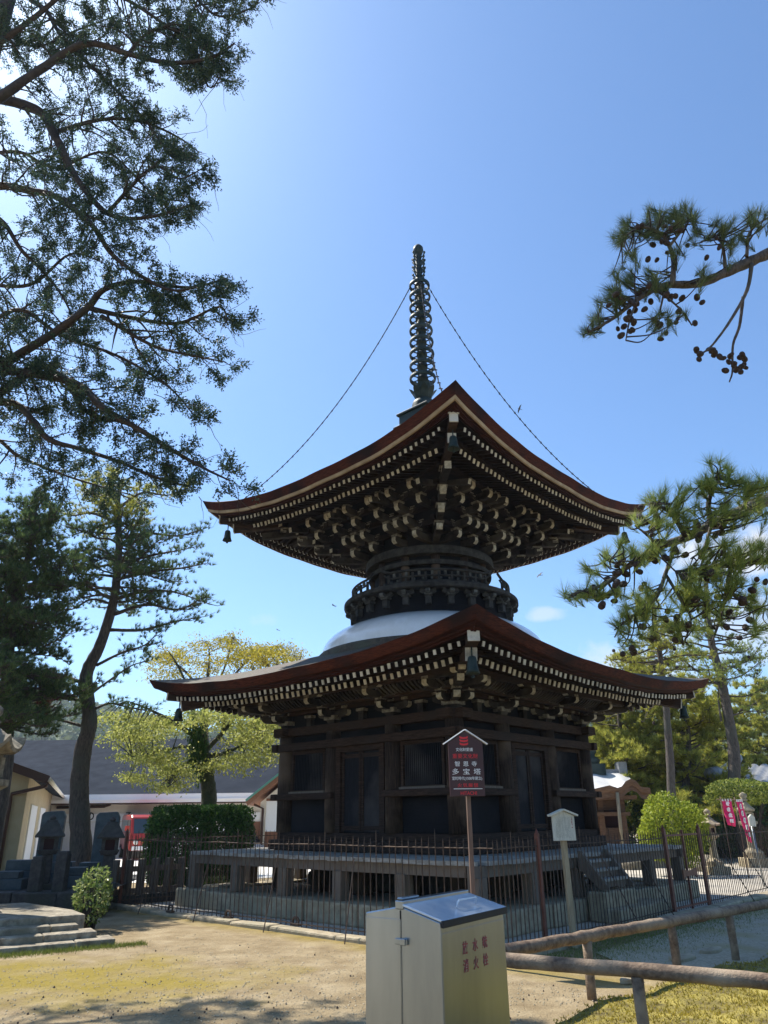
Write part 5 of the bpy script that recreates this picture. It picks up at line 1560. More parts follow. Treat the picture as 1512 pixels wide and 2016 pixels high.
banner(1419, 1438, 1576, 1624, 21.5, 'shorter pink-red banner with white characters, left of the longer one', .04)
banner(1447, 1459, 1577, 1656, 21.0, 'longer pink-red banner with white characters, right of the shorter one', .55)
q = at(1497, 1700, 18.5); s = thing('small_sign', 'small grey house-shaped sign on a thin pole at the right edge', 'sign', (q[0], 18.5, 0), R(20))
zt_ = at(1491, 1603, 18.5)[2]
mb = MB(); mb.tube([(0, 0, 0), (-.05, 0, zt_ - .2)], .022, 8); mb.build('pole', 'steel', s)
mb = MB(); mb.prism([(-.085, -.26), (.085, -.26), (.085, -.06), (0, .0), (-.085, -.06)], (-.05, -.03, zt_), (1, 0, 0), (0, 0, 1), (0, 1, 0), .05); mb.build('board', 'boardpale', s, bevel=.005)
# garden rocks and log seats beyond the deck
for i, (px, py, sx, sy, sz) in enumerate(((1240, 1712, .55, .4, .3), (1275, 1708, .8, .5, .34), (1335, 1706, .9, .5, .36), (1390, 1715, .5, .4, .42), (1310, 1690, .6, .4, .3))):
    c = gr(px, py); mb = MB(); rr2 = np.random.default_rng(i); bm = bmesh_ico = None
    prof_ = [(.001, sz), (.45 * sx, sz * .96), (.8 * sx, sz * .7), (.95 * sx, sz * .3), (1.0 * sx, -.05)]
    mb.lathe(prof_, n=11, smooth=True)
    mb.v = [(x * rr2.uniform(.85, 1.12), y * sy / sx * rr2.uniform(.85, 1.12), z * rr2.uniform(.9, 1.1)) for x, y, z in mb.v]
    o_ = mb.build('garden_rock', 'stonegrey', None); o_.location = tuple(c)
    tag(o_, ['rounded grey rock just right of the deck stairs, farthest left in the court', 'long low rock in the court, second from the stairs', 'widest low rock in the court behind the gate post', 'rounded rock in the court beside the pale lantern', 'small rock farther back under the bright bush'][i], 'rock', 'rocks in the sunlit court')

# birds
for px, py, Y, rx, lab in ((1023, 805, 60, .9, 'soaring bird right of the spire, above the roof'), (1063, 1132, 55, -.7, 'dark bird gliding below the upper eave on the right'),
                           (657, 1192, 60, .1, 'bird gliding left of the round balcony'), (547, 1240, 75, .05, 'tiny far bird above the yellow trees')):
    c = at(px, py, Y); s_ = .32; mb = MB()
    for sg in (-1, 1):
        mb.add([(0, .35 * s_, 0), (sg * .75 * s_, .28 * s_, .12 * s_), (sg * 1.5 * s_, -.05 * s_, -.02 * s_), (sg * .7 * s_, -.12 * s_, .10 * s_), (0, -.15 * s_, 0)], [(0, 1, 3, 4), (1, 2, 3)] if sg > 0 else [(4, 3, 1, 0), (3, 2, 1)])
    mb.tube([(0, .6 * s_, 0), (0, .4 * s_, 0), (0, 0, -.03 * s_), (0, -.5 * s_, 0), (0, -.8 * s_, 0)], [.02 * s_, .10 * s_, .13 * s_, .05 * s_, .09 * s_], 8)
    o_ = mb.build('flying_bird', 'blackrubber', None); o_.location = tuple(c); o_.rotation_euler = (R(20), rx, 1.2 + rx)
    tag(o_, lab, 'bird', 'birds in the sky')
# ------------------------------------------------------------------ trees


def smooth(pts, k=6):
    P = [np.array(p, float) for p in pts]; P = [2 * P[0] - P[1]] + P + [2 * P[-1] - P[-2]]; o = []
    for i in range(1, len(P) - 2):
        p0, p1, p2, p3 = P[i - 1:i + 3]
        for j in range(k):
            t = j / k
            o.append(.5 * (2 * p1 + (p2 - p0) * t + (2 * p0 - 5 * p1 + 4 * p2 - p3) * t * t + (3 * p1 - p0 - 3 * p2 + p3) * t ** 3))
    o.append(P[-2]); return np.array(o)


def unit(v): return v / max(1e-9, np.linalg.norm(v))


def runs(pts):
    d = np.linalg.norm(np.diff(pts, axis=0), axis=1); return np.concatenate([[0], np.cumsum(d)])


def sample(pts, cum, s):
    i = min(len(pts) - 2, max(0, np.searchsorted(cum, s) - 1)); t = (s - cum[i]) / max(1e-9, cum[i + 1] - cum[i])
    return pts[i] + (pts[i + 1] - pts[i]) * t, unit(pts[i + 1] - pts[i])


def limb(mb, pts, r0, r1, n=7, jit=.06, power=1.0):
    k = len(pts); mb.tube(pts, [r0 + (r1 - r0) * (i / (k - 1)) ** power for i in range(k)], n, jit=jit)


def needles(P, D, rng, n, Ln, w, spread, back=0.0):
    """n thin needles at every tip P pointing round D"""
    P = np.repeat(P, n, 0); D = np.repeat(D, n, 0); k = len(P)
    q = rng.normal(size=(k, 3)); q /= np.linalg.norm(q, axis=1)[:, None]
    d = D + q * spread; d /= np.linalg.norm(d, axis=1)[:, None]
    b = P - D * (rng.uniform(0, 1, (k, 1)) * back)
    s = np.cross(d, rng.normal(size=(k, 3))); s /= np.linalg.norm(s, axis=1)[:, None]
    L_ = Ln * rng.uniform(.75, 1.2, (k, 1))
    return np.stack([b - s * w / 2, b + s * w / 2, b + d * L_], 1)


def sprays(P, D, rng, n, Ln, w, length, fan):
    """flat scale-leaf sprays: leaflets to both sides of a short twig"""
    k = len(P); side_ = np.cross(D, rng.normal(size=(k, 3)) * .6 + np.array([0, 0, 1.0])); side_ /= np.linalg.norm(side_, axis=1)[:, None]
    V = []
    for j in range(n):
        t = (j + .5) / n; sg = 1 if j % 2 else -1
        b = P + D * (length * (t - .35)) + rng.normal(size=(k, 3)) * .018
        d = D * rng.uniform(.5, 1.1, (k, 1)) + side_ * sg * fan * rng.uniform(.5, 1.2, (k, 1)) + rng.normal(size=(k, 3)) * .25
        d /= np.linalg.norm(d, axis=1)[:, None]
        s = np.cross(d, np.cross(side_, D) + rng.normal(size=(k, 3)) * .5); s /= np.linalg.norm(s, axis=1)[:, None]
        L_ = Ln * rng.uniform(.7, 1.3, (k, 1)) * (1.15 - .4 * t)
        V.append(np.stack([b, b + d * L_ * .5 + s * w * .5, b + d * L_, b + d * L_ * .5 - s * w * .5], 1))
    return np.concatenate(V)


# --- the big cypress whose limbs fill the upper left
def cypress():
    rng = np.random.default_rng(31); random.seed(31)
    K = .88
    base = np.array([-8.2, 10.2, 0.0])
    t = thing('cypress_tree', 'big dark cypress with spreading crooked limbs filling the upper left', 'tree', base)
    mb = MB(); tr = smooth([base, base + (.1, .1, 4), base + (-.15, .1, 8), base + (.25, 0, 12), base + (.1, .2, 16), base + (.4, 0, 20)], 5)
    limb(mb, tr, .42, .12, 12); mb.build('trunk', 'limb', t, origin=base)
    cum = runs(tr)
    L_ = [  # pixels of the limb, depth at its start and end, start and end radius, density
        ([(-60, 235), (0, 192), (90, 130), (170, 86), (260, 108), (340, 124), (420, 112), (462, 85)], 11.4, 10.6, .13, .018, 1.0),
        ([(-60, 190), (70, 215), (112, 275), (150, 350), (212, 420), (290, 428), (392, 398)], 11.6, 11.2, .14, .018, 1.0),
        ([(110, 260), (200, 235), (280, 240), (350, 270), (392, 300)], 11.6, 12.2, .05, .012, 1.3),
        ([(-60, 380), (0, 366), (60, 376), (112, 388), (180, 442), (222, 502), (282, 546), (345, 572), (420, 556)], 11.2, 10.4, .10, .016, 1.0),
        ([(-60, 760), (0, 720), (100, 660), (172, 606), (205, 570), (272, 554), (372, 566), (445, 548)], 11.5, 10.8, .12, .014, 1.0),
        ([(-60, 800), (0, 772), (42, 742), (76, 716), (128, 748), (172, 812), (242, 832), (300, 860)], 11.2, 11.9, .10, .018, .9),
        ([(-60, 720), (0, 728), (100, 742), (162, 762), (202, 802), (282, 850), (342, 888), (402, 922), (452, 946)], 11.6, 10.9, .11, .014, 1.1),
        ([(172, 606), (262, 626), (352, 636), (432, 604), (448, 640)], 11.2, 10.6, .05, .01, .9),
        ([(200, 622), (300, 680), (380, 700), (440, 712)], 11.3, 10.9, .04, .01, .8),
        ([(-60, 810), (0, 792), (42, 802), (92, 862), (152, 882), (232, 908), (302, 938), (372, 958)], 11.8, 11.4, .09, .014, 1.0),
        ([(-60, 120), (-10, 90), (60, 40), (150, -30), (260, -90)], 11.6, 11.0, .10, .03, 1.1),
        ([(150, -40), (250, 0), (330, 52), (402, 96), (440, 120)], 11.2, 10.8, .05, .012, 1.2),
        ([(330, -60), (380, -10), (432, 32), (500, 12), (512, -20)], 11.0, 10.6, .04, .01, 1.3),
        ([(-60, 420), (0, 432), (42, 492), (82, 532), (122, 582), (150, 640)], 11.9, 12.2, .07, .015, .8),
        ([(60, 0), (92, 22), (122, 72), (202, 152), (282, 232), (332, 302), (372, 326)], 12.2, 11.6, .06, .012, 1.2),
        ([(240, 120), (300, 60), (372, 70), (410, 170), (440, 140)], 11.0, 10.8, .04, .01, 1.2),
        ([(210, 420), (300, 330), (352, 352), (402, 330)], 11.4, 11.0, .04, .01, 1.2),
        ([(-40, 560), (60, 560), (140, 500), (210, 520)], 12.4, 12.2, .06, .012, .9),
        ([(-40, 640), (40, 610), (120, 660), (230, 700), (330, 760), (392, 830)], 12.4, 11.9, .06, .012, 1.0),
        ([(-40, 860), (40, 900), (140, 940), (260, 975)], 12.2, 12.0, .05, .012, .7),
        ([(-40, 300), (40, 300), (110, 330), (210, 300), (300, 380), (380, 400)], 12.6, 12.0, .05, .012, 1.0),
        ([(-40, 20), (60, 90), (150, 60), (230, 30)], 12.3, 12.0, .05, .012, 1.1),
    ]
    br = MB(); tw = MB(); TP = []; TD = []
    for px, y0, y1, r0, r1, dens in L_:
        n = len(px); pts = np.array([at(p[0], p[1], K * (y0 + (y1 - y0) * i / (n - 1) + rng.uniform(-.15, .15))) for i, p in enumerate(px)])
        if px[0][0] < -30:                              # reach back to the trunk
            z = pts[0][2] - .6; c, _ = sample(tr, cum, min(cum[-1], max(1, z))); pts = np.vstack([c, pts])
        pl = smooth(pts, 6); limb(br, pl, r0 * K, r1 * K, 8, .10); cu = runs(pl)
        s = cu[-1] * (.22 if px[0][0] < -30 else .08)
        while s < cu[-1]:
            s += K * rng.uniform(.06, .16) / dens
            if s >= cu[-1]: break
            p, d = sample(pl, cu, s); fr = s / cu[-1]
            q = rng.normal(size=3); q -= d * q.dot(d); q = unit(q)
            q[2] *= .75
            ln = K * rng.uniform(.45, 1.4) * (1.15 - .88 * fr)
            dr = unit(d * rng.uniform(.35, .9) + q)
            sub = [p]; dd = dr.copy(); m = 6
            for i in range(m):
                dd = unit(dd + rng.normal(size=3) * .16 + np.array([0, 0, -.10 + .05 * i])); sub.append(sub[-1] + dd * ln / m)
            sub = np.array(sub); limb(tw, sub, max(.008, .020 * (1 - fr) + .006), .003, 5, .0)
            if rng.random() < .24: continue             # some twigs are bare
            for i in range(3, m + 1):
                for _ in range(4 if i < m else 8):
                    if rng.random() < .2: continue
                    e = unit(sub[i] - sub[i - 1]); o_ = unit(e * .8 + rng.normal(size=3) * .8)
                    TP.append(sub[i] + o_ * rng.uniform(.01, .13)); TD.append(o_)
    for _ in range(90):                                 # bare hanging twigs
        px = L_[rng.integers(len(L_))][0]; q = px[-1 - rng.integers(2)]
        p = at(q[0] + rng.uniform(-30, 20), q[1] + rng.uniform(-20, 30), K * 11 + rng.uniform(-.6, .6)); sub = [p]; dd = unit(rng.normal(size=3) * .5 + np.array([.5, 0, -.5]))
        for i in range(5): dd = unit(dd + rng.normal(size=3) * .25 + np.array([0, 0, -.1])); sub.append(sub[-1] + dd * .13)
        limb(tw, np.array(sub), .006, .002, 4, 0)
    br.build('limbs', 'limb', t, origin=base); tw.build('twigs', 'limb', t, origin=base)
    TP, TD = np.array(TP), np.array(TD)
    V = sprays(TP, TD, rng, 16, .055, .021, .17, .85)
    tris('crown', V, 'cypress', t, origin=base)


cypress()


def tuft_set(P, D, rng, n, Ln, w, spread, back): return needles(np.array(P), np.array(D), rng, n, Ln, w, spread, back)


def cone_mesh(r=.026):
    mb = MB(); prof = [(.001, -r * 1.1), (r * .75, -r * .8), (r, -.1 * r), (r * .8, r * .7), (r * .35, r * 1.15), (.001, r * 1.25)]
    mb.lathe(prof, n=9, smooth=False); return mb


CONE = [None]


def add_cone(p, parent, origin, rng, r=.026):
    if CONE[0] is None:
        CONE[0] = cone_mesh().build('pine_cone', 'cone', parent); o = CONE[0]
    else:
        o = CONE[0].copy(); COL.objects.link(o); o.parent = parent
    o.location = tuple(np.array(p) - np.array(origin)); o.rotation_euler = tuple(rng.uniform(0, 6.28, 3))
    k = rng.uniform(.8, 1.25) * r / .026; o.scale = (k, k, k * 1.15)


# --- pine boughs close to the camera on the right
def near_pine(seed, base, trunk_h, label, main, subs, tufts, cone_spots, Y, trunk_r=.2, leaf='pine', cr=.020):
    rng = np.random.default_rng(seed); random.seed(seed)
    t = thing('pine_tree', label, 'tree', base); base = np.array(base, float)
    mb = MB(); limb(mb, smooth([base, base + (.08, 0, trunk_h * .4), base + (-.06, .1, trunk_h)], 6), trunk_r, trunk_r * .7, 12); mb.build('trunk', 'trunk', t, origin=base)
    br = MB()
    for px, yy, r0, r1 in main + subs:
        pts = [at(a, b, yy[0] + (yy[1] - yy[0]) * i / (len(px) - 1)) for i, (a, b) in enumerate(px)]
        if px[0][0] > 1540: pts = [np.array([base[0], base[1], pts[0][2] - .25])] + pts
        limb(br, smooth(pts, 7), r0, r1, 9, .10)
    TP = []; TD = []
    lim = [np.array([at(a, b, yy[0] + (yy[1] - yy[0]) * i / (len(px) - 1)) for i, (a, b) in enumerate(px)]) for px, yy, _, _ in main + subs]
    allp = np.vstack([smooth(l, 6) for l in lim])
    tw = MB()
    for a, b, rad, n in tufts:                          # clump of tufts: pixel centre, pixel radius, count
        for _ in range(int(n * (1.75 if leaf == 'pinemid' else 1.35))):
            an = rng.uniform(0, 6.28); rr_ = rad * math.sqrt(rng.uniform(0, 1))
            yy = Y + rng.uniform(-.22, .22)
            p = at(a + rr_ * math.cos(an), b + rr_ * .75 * math.sin(an), yy)
            j = np.argmin(np.linalg.norm(allp - p, axis=1) + rng.uniform(0, .12, len(allp))); q = allp[j]
            d = p - q; ln = np.linalg.norm(d)
            e = unit(unit(d) * .7 + np.array([0, 0, .75]) + rng.normal(size=3) * .25)
            if ln > .05:
                mid = (p + q) / 2 + np.array([0, 0, -.06 * ln]) + rng.normal(size=3) * .015
                limb(tw, smooth([q, mid, p], 4), .0062, .003, 5, 0)
            TP.append(p); TD.append(e)
    br.build('limbs', 'trunk', t, origin=base); tw.build('twigs', 'limb', t, origin=base)
    V = []
    for g_ in range(4):                                 # tufts differ in length, fullness and how far they open
        s_ = slice(g_, None, 4)
        V.append(needles(np.array(TP[s_]), np.array(TD[s_]), rng, (46, 70, 90, 60)[g_], (.085, .098, .112, .105)[g_], .0029, (.5, .75, .6, .95)[g_], (.10, .06, .13, .04)[g_]))
    V = np.concatenate(V)
    tris('crown', V, leaf, t, origin=base)
    k = 0
    for a, b, rad, n in cone_spots:
        for _ in range(n):
            if k >= 100: break
            k += 1
            an = rng.uniform(0, 6.28); rr_ = 1.25 * rad * math.sqrt(rng.uniform(0, 1))
            add_cone(at(a + rr_ * math.cos(an), b + rr_ * math.sin(an) * .8, Y + rng.uniform(-.2, .2)), t, base, rng, cr)
    return t


near_pine(3, (4.6, 5.0, 0), 7.5, 'pine tree whose cone-laden bough reaches in at the upper right', [
    ([(1590, 470), (1512, 500), (1440, 532), (1375, 558), (1310, 562), (1262, 585), (1205, 628), (1158, 654)], (4.6, 4.3), .055, .007)],
    [([(1324, 560), (1326, 515), (1318, 485), (1298, 458), (1262, 448), (1222, 470)], (4.4, 4.3), .022, .006),
     ([(1318, 485), (1345, 450), (1362, 430)], (4.4, 4.4), .012, .005),
     ([(1480, 520), (1474, 560), (1462, 590), (1432, 640), (1400, 682), (1380, 697)], (4.5, 4.4), .016, .006),
     ([(1463, 585), (1456, 640), (1443, 680), (1442, 730), (1436, 752)], (4.5, 4.5), .013, .005),
     ([(1428, 532), (1422, 480), (1405, 468), (1380, 476)], (4.5, 4.3), .014, .005),
     ([(1470, 505), (1475, 460), (1500, 436), (1520, 425)], (4.5, 4.6), .014, .006),
     ([(1290, 570), (1330, 600), (1362, 640)], (4.4, 4.4), .010, .004), ([(1255, 590), (1240, 630), (1232, 670)], (4.35, 4.3), .010, .004),
     ([(1310, 565), (1300, 610), (1296, 650)], (4.4, 4.5), .009, .004)],
    [(1300, 425, 34, 12), (1345, 428, 28, 9), (1252, 450, 32, 10), (1228, 470, 22, 6), (1285, 448, 28, 8), (1380, 470, 24, 6), (1430, 452, 30, 9), (1490, 428, 28, 9), (1460, 470, 26, 5),
     (1225, 540, 20, 4), (1262, 555, 34, 9), (1220, 575, 24, 7), (1196, 600, 22, 6), (1175, 630, 18, 5), (1155, 655, 10, 3), (1300, 555, 26, 5), (1240, 505, 24, 4), (1340, 500, 20, 3), (1385, 540, 20, 3), (1320, 620, 30, 4), (1280, 640, 30, 3), (1430, 520, 20, 2)],
    [(1290, 600, 50, 22), (1240, 600, 36, 12), (1345, 610, 36, 8), (1330, 455, 34, 9), (1275, 480, 40, 12), (1230, 650, 16, 5), (1300, 650, 22, 5), (1442, 715, 24, 16), (1385, 692, 18, 8), (1395, 490, 26, 6), (1470, 575, 30, 6), (1170, 640, 20, 4)], 4.4, leaf='pinemid', cr=.019)

near_pine(8, (5.6, 6.4, 0), 4.6, 'pine with a bright needled bough and big cones beside the upper roof', [
    ([(1600, 960), (1512, 985), (1450, 1010), (1400, 1035), (1340, 1062), (1290, 1080), (1230, 1120), (1190, 1150), (1125, 1170)], (5.4, 4.6), .06, .007),
    ([(1600, 1120), (1512, 1105), (1440, 1110), (1380, 1120), (1330, 1125)], (5.2, 4.6), .04, .008)],
    [([(1400, 1035), (1395, 990), (1410, 950), (1418, 928)], (4.9, 4.8), .024, .007), ([(1350, 1058), (1320, 1010), (1280, 990)], (4.8, 4.7), .018, .006),
     ([(1300, 1078), (1270, 1050), (1250, 1035)], (4.75, 4.7), .012, .005), ([(1240, 1115), (1200, 1105), (1180, 1090)], (4.7, 4.6), .010, .004),
     ([(1330, 1070), (1310, 1130), (1290, 1180), (1250, 1210), (1210, 1240)], (4.8, 4.6), .016, .005), ([(1310, 1130), (1340, 1180), (1360, 1220), (1345, 1270)], (4.8, 4.7), .012, .005),
     ([(1440, 1110), (1430, 1160), (1420, 1210), (1400, 1270)], (4.9, 4.8), .018, .006), ([(1430, 1160), (1470, 1190), (1512, 1200)], (4.9, 5.0), .014, .006),
     ([(1400, 1035), (1385, 1080), (1360, 1100)], (4.9, 4.8), .012, .005), ([(1460, 1005), (1480, 970), (1512, 950)], (5.0, 5.0), .018, .006), ([(1220, 1235), (1210, 1255)], (4.6, 4.6), .006, .004)],
    [(1412, 930, 34, 13), (1375, 960, 34, 12), (1330, 985, 34, 10), (1278, 990, 20, 5), (1450, 965, 34, 12), (1500, 955, 30, 12), (1300, 1020, 32, 11), (1255, 1030, 22, 6), (1350, 1030, 36, 12), (1400, 1000, 30, 8), (1440, 1020, 30, 8), (1490, 1010, 30, 9),
     (1230, 1085, 26, 8), (1265, 1090, 30, 10), (1310, 1080, 28, 8), (1190, 1095, 18, 4), (1165, 1125, 18, 4), (1150, 1165, 22, 6), (1118, 1172, 10, 3), (1180, 1165, 20, 6), (1225, 1170, 22, 5),
     (1410, 1085, 36, 14), (1450, 1090, 36, 14), (1495, 1090, 30, 12), (1385, 1130, 34, 12), (1430, 1140, 30, 10), (1340, 1160, 32, 10), (1370, 1170, 34, 12), (1270, 1170, 30, 7), (1290, 1200, 34, 8), (1245, 1205, 24, 6), (1210, 1235, 16, 4), (1320, 1230, 30, 6), (1470, 1150, 34, 9), (1500, 1180, 30, 8), (1360, 1250, 28, 5), (1235, 1265, 18, 3), (1400, 1190, 30, 6), (1490, 1235, 26, 5), (1270, 1250, 26, 5)],
    [(1300, 1070, 40, 14), (1230, 1140, 36, 14), (1190, 1170, 24, 8), (1390, 1060, 40, 12), (1370, 1110, 36, 8), (1310, 1240, 40, 14), (1410, 1180, 40, 8), (1270, 1020, 26, 6), (1490, 1170, 30, 6), (1440, 1230, 34, 6), (1225, 1280, 22, 4)], 4.75)


# --- pines seen whole, farther off
def far_pine(seed, label, trunk_px, Y, r0, r1, branches, needle, name='pine_tree', leaf='pinedark', n_auto=0, ln=(1.2, 2.4), zmin=.3, tuft_n=26, nl=.15, nw=.010, cone_n=0, group=None, flat=.25, sub_n=14, azb=None, top=None):
    rng = np.random.default_rng(seed); random.seed(seed)
    tp = [at(a, b, Y) for a, b in trunk_px]; base = np.array([tp[0][0], tp[0][1], 0.0])
    if tp[0][2] > .05: tp = [base] + tp
    t = thing(name, label, 'tree', base, 0, group)
    tr = smooth(tp, 7); mb = MB(); limb(mb, tr, r0, r1, 12, .07); mb.build('trunk', 'trunk', t, origin=base); cu = runs(tr)
    br = MB(); TP = []; TD = []
    B_ = []
    for (a0, b0), pxs, dy in branches:
        n = len(pxs); B_.append((np.array([at(a, b, Y + dy * (i + 1) / n) for i, (a, b) in enumerate(pxs)]), at(a0, b0, Y)))
    lines = [np.vstack([s0, l]) for l, s0 in B_]
    H = cu[-1]
    for i in range(n_auto):
        s = H * (zmin + (1 - zmin) * (i + rng.uniform(0, 1)) / n_auto); p, d = sample(tr, cu, min(s, H * .995)); fr = s / H
        az = rng.uniform(0, 6.28) if azb is None else rng.uniform(*azb)
        L_ = rng.uniform(*ln) * (1.15 - .75 * max(0, (fr - zmin) / (1 - zmin)))
        dd = unit(np.array([math.cos(az), math.sin(az), rng.uniform(-.15, .35)])); l = [p]
        for j in range(5): dd = unit(dd + rng.normal(size=3) * .18 + np.array([0, 0, -.08 + .06 * j])); l.append(l[-1] + dd * L_ / 5)
        lines.append(np.array(l))
    for l in lines:
        pl = smooth(l, 5); c2 = runs(pl); L_ = c2[-1]; limb(br, pl, max(.02, .016 * L_ + .012), .008, 6, .1)
        m = max(4, int(sub_n * L_ / 1.6))
        for j in range(m):
            s = L_ * (.25 + .75 * (j + rng.uniform(0, 1)) / m); p, d = sample(pl, c2, min(s, L_ * .999))
            q = unit(np.cross(d, (0, 0, 1)) * rng.choice([-1, 1]) + rng.normal(size=3) * .35 + d * .7)
            q[2] = q[2] * flat + .12; e = rng.uniform(.15, .5) * min(1, L_ / 1.4)
            sub = np.array([p, p + q * e * .5 + (0, 0, -.02), p + q * e + (0, 0, .05)]); limb(br, sub, .012, .005, 4, 0)
            for k in range(4):
                f = .45 + .6 * rng.uniform(0, 1)
                TP.append(p + q * e * f + rng.normal(size=3) * .07 + np.array([0, 0, .03])); TD.append(unit(q * .5 + np.array([0, 0, .75]) + rng.normal(size=3) * .35))
    br.build('limbs', 'trunk', t, origin=base)
    V = needles(np.array(TP), np.array(TD), rng, tuft_n, nl, nw, .75, .05)
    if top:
        hi = V[:, 0, 2] > top[0]; tris('sun_tinted_crown', V[hi], top[1], t, origin=base); V = V[~hi]  # upper needles get a yellower colour that stands for sunlight
    tris('crown', V, leaf, t, origin=base)
    for k in range(cone_n):
        i = rng.integers(len(TP)); add_cone(TP[i] + rng.normal(size=3) * .08, t, base, rng, .05)
    return t, base


# left pine with the tall bent trunk
tL, bL = far_pine(12, 'tall pine with a bent grey trunk, left of the pagoda, before the dark roof', [(160, 1690), (156, 1560), (163, 1480), (176, 1420), (170, 1330), (198, 1268), (224, 1180), (234, 1080), (232, 990), (240, 945)], 19.0, .27, .05, [
    ((232, 1060), [(290, 1050), (350, 1055), (405, 1040)], -.6), ((230, 1115), [(290, 1095), (345, 1085), (392, 1075)], .5), ((230, 1140), [(300, 1125), (360, 1118), (412, 1108)], -.3),
    ((226, 1180), [(280, 1165), (340, 1165), (415, 1190)], .4), ((222, 1210), [(290, 1190), (350, 1200), (408, 1172)], -.5), ((215, 1240), [(280, 1240), (340, 1225), (392, 1215)], .3),
    ((190, 1310), [(240, 1285), (285, 1270), (310, 1245)], -.5), ((180, 1365), [(215, 1340), (260, 1310), (300, 1300)], .4), ((178, 1400), [(215, 1385), (250, 1392), (290, 1400)], -.3),
    ((232, 1030), [(180, 1010), (140, 1015), (100, 1000)], .4), ((228, 1100), [(190, 1080), (150, 1095), (110, 1090)], .5), ((222, 1190), [(180, 1180), (140, 1200), (100, 1195)], -.4),
    ((178, 1330), [(140, 1345), (90, 1355), (30, 1350)], -.6), ((170, 1380), [(120, 1375), (60, 1385), (10, 1372)], -.4), ((165, 1430), [(120, 1418), (80, 1412), (40, 1418)], .3), ((174, 1350), [(120, 1330), (70, 1335), (10, 1320)], .5),
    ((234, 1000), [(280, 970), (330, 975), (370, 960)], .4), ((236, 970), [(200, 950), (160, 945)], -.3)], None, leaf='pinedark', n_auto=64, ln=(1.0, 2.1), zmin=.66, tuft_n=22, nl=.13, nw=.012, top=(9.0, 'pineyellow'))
rng = np.random.default_rng(77)                          # a clump of dead red needles on a low bough
P = np.array([at(92 + rng.normal() * 15, 1385 + rng.normal() * 26, 18.6 + rng.normal() * .25) for _ in range(70)]); D = rng.normal(size=(70, 3)) * .5 + np.array([0, 0, -.6]); D /= np.linalg.norm(D, axis=1)[:, None]
tris('dead_needles', needles(P, D, rng, 16, .13, .012, .6, .05), 'dead', tL, origin=bL, label='drooping clump of dead red-brown needles')
# dense dark pine at the far left
far_pine(18, 'dense dark pine at the left edge beside the bent pine', [(8, 1520), (12, 1400), (18, 1280), (30, 1180), (60, 1080), (70, 985)], 17.5, .20, .05, [
    ((30, 1180), [(70, 1150), (110, 1160), (160, 1150)], .3), ((24, 1230), [(60, 1215), (110, 1225), (160, 1240)], -.3), ((40, 1140), [(80, 1100), (130, 1095), (170, 1080)], .4)],
    None, leaf='pinedark', n_auto=150, ln=(.8, 2.1), zmin=.40, tuft_n=24, nl=.12, nw=.013, sub_n=18)
far_pine(19, 'dark pine cut by the left edge, foliage above the cream building', [(-70, 1520), (-60, 1300), (-40, 1150), (-30, 1010)], 17.0, .2, .05, [], None, leaf='pinedark', n_auto=110, ln=(.9, 2.2), zmin=.38, tuft_n=24, nl=.12, nw=.013, sub_n=16)

# right: two sparse pines with tall bare trunks, and greener ones behind
far_pine(22, 'slender pine with a bare pale trunk just right of the lower roof', [(1325, 1590), (1318, 1480), (1310, 1380), (1302, 1310), (1292, 1240), (1285, 1190)], 25.0, .155, .06, [
    ((1300, 1300), [(1350, 1290), (1400, 1292)], .3), ((1296, 1270), [(1250, 1290), (1210, 1300)], -.3), ((1305, 1330), [(1260, 1330), (1215, 1325)], .3), ((1308, 1350), [(1350, 1340), (1395, 1335)], -.3)],
    None, leaf='pineyellow', n_auto=44, ln=(.9, 2.3), zmin=.60, tuft_n=22, nl=.12, nw=.011, cone_n=40)
far_pine(23, 'taller pine with a dark forked trunk near the right edge', [(1448, 1560), (1445, 1480), (1432, 1400), (1418, 1330), (1402, 1270), (1392, 1200), (1390, 1130)], 28.0, .25, .08, [
    ((1420, 1340), [(1460, 1330), (1500, 1300)], .3), ((1412, 1300), [(1370, 1290), (1340, 1300)], -.3), ((1426, 1370), [(1470, 1370), (1510, 1350)], -.4), ((1420, 1420), [(1414, 1370), (1418, 1318)], .2), ((1435, 1410), [(1480, 1400), (1512, 1405)], .3)],
    None, leaf='pine', n_auto=48, ln=(1.0, 2.4), zmin=.56, tuft_n=20, nl=.12, nw=.011, cone_n=40)
for i, (px, py0, py1, Y, leaf, ln_, lab) in enumerate(((1215, 1560, 1330, 31, 'pineyellow', (1.4, 3.2), 'bright yellow-green pine behind the small hall'), (1265, 1570, 1300, 34, 'pineyellow', (1.5, 3.4), 'yellow-green pine behind the slender bare trunk'),
                                                     (1350, 1575, 1350, 30, 'pineyellow', (1.4, 3.0), 'yellow-green pine between the two tall trunks'), (1405, 1575, 1370, 38, 'pineyellow', (1.3, 3.0), 'bright pine behind the dark forked trunk'),
                                                     (1490, 1560, 1340, 40, 'pineyellow', (1.4, 3.0), 'yellow-green pine over the tiled roof at the right edge'), (1300, 1590, 1470, 37, 'pine', (1.5, 3.4), 'mid green pine low behind the bright bush'), (1185, 1590, 1440, 38, 'pineyellow', (1.5, 3.2), 'yellow-green pine just right of the pagoda wall'),
                                                     (1440, 1600, 1500, 39, 'pinedark', (1.2, 2.4), 'dark low pine above the red banners'))):
    far_pine(40 + i, lab, [(px, py0), (px + 6, (py0 + py1) / 2), (px - 4, py1)], Y, .2, .05, [], None, leaf=leaf, n_auto=84, ln=ln_, zmin=.15, tuft_n=24, nl=.22, nw=.026, group='pines behind the court', sub_n=13)


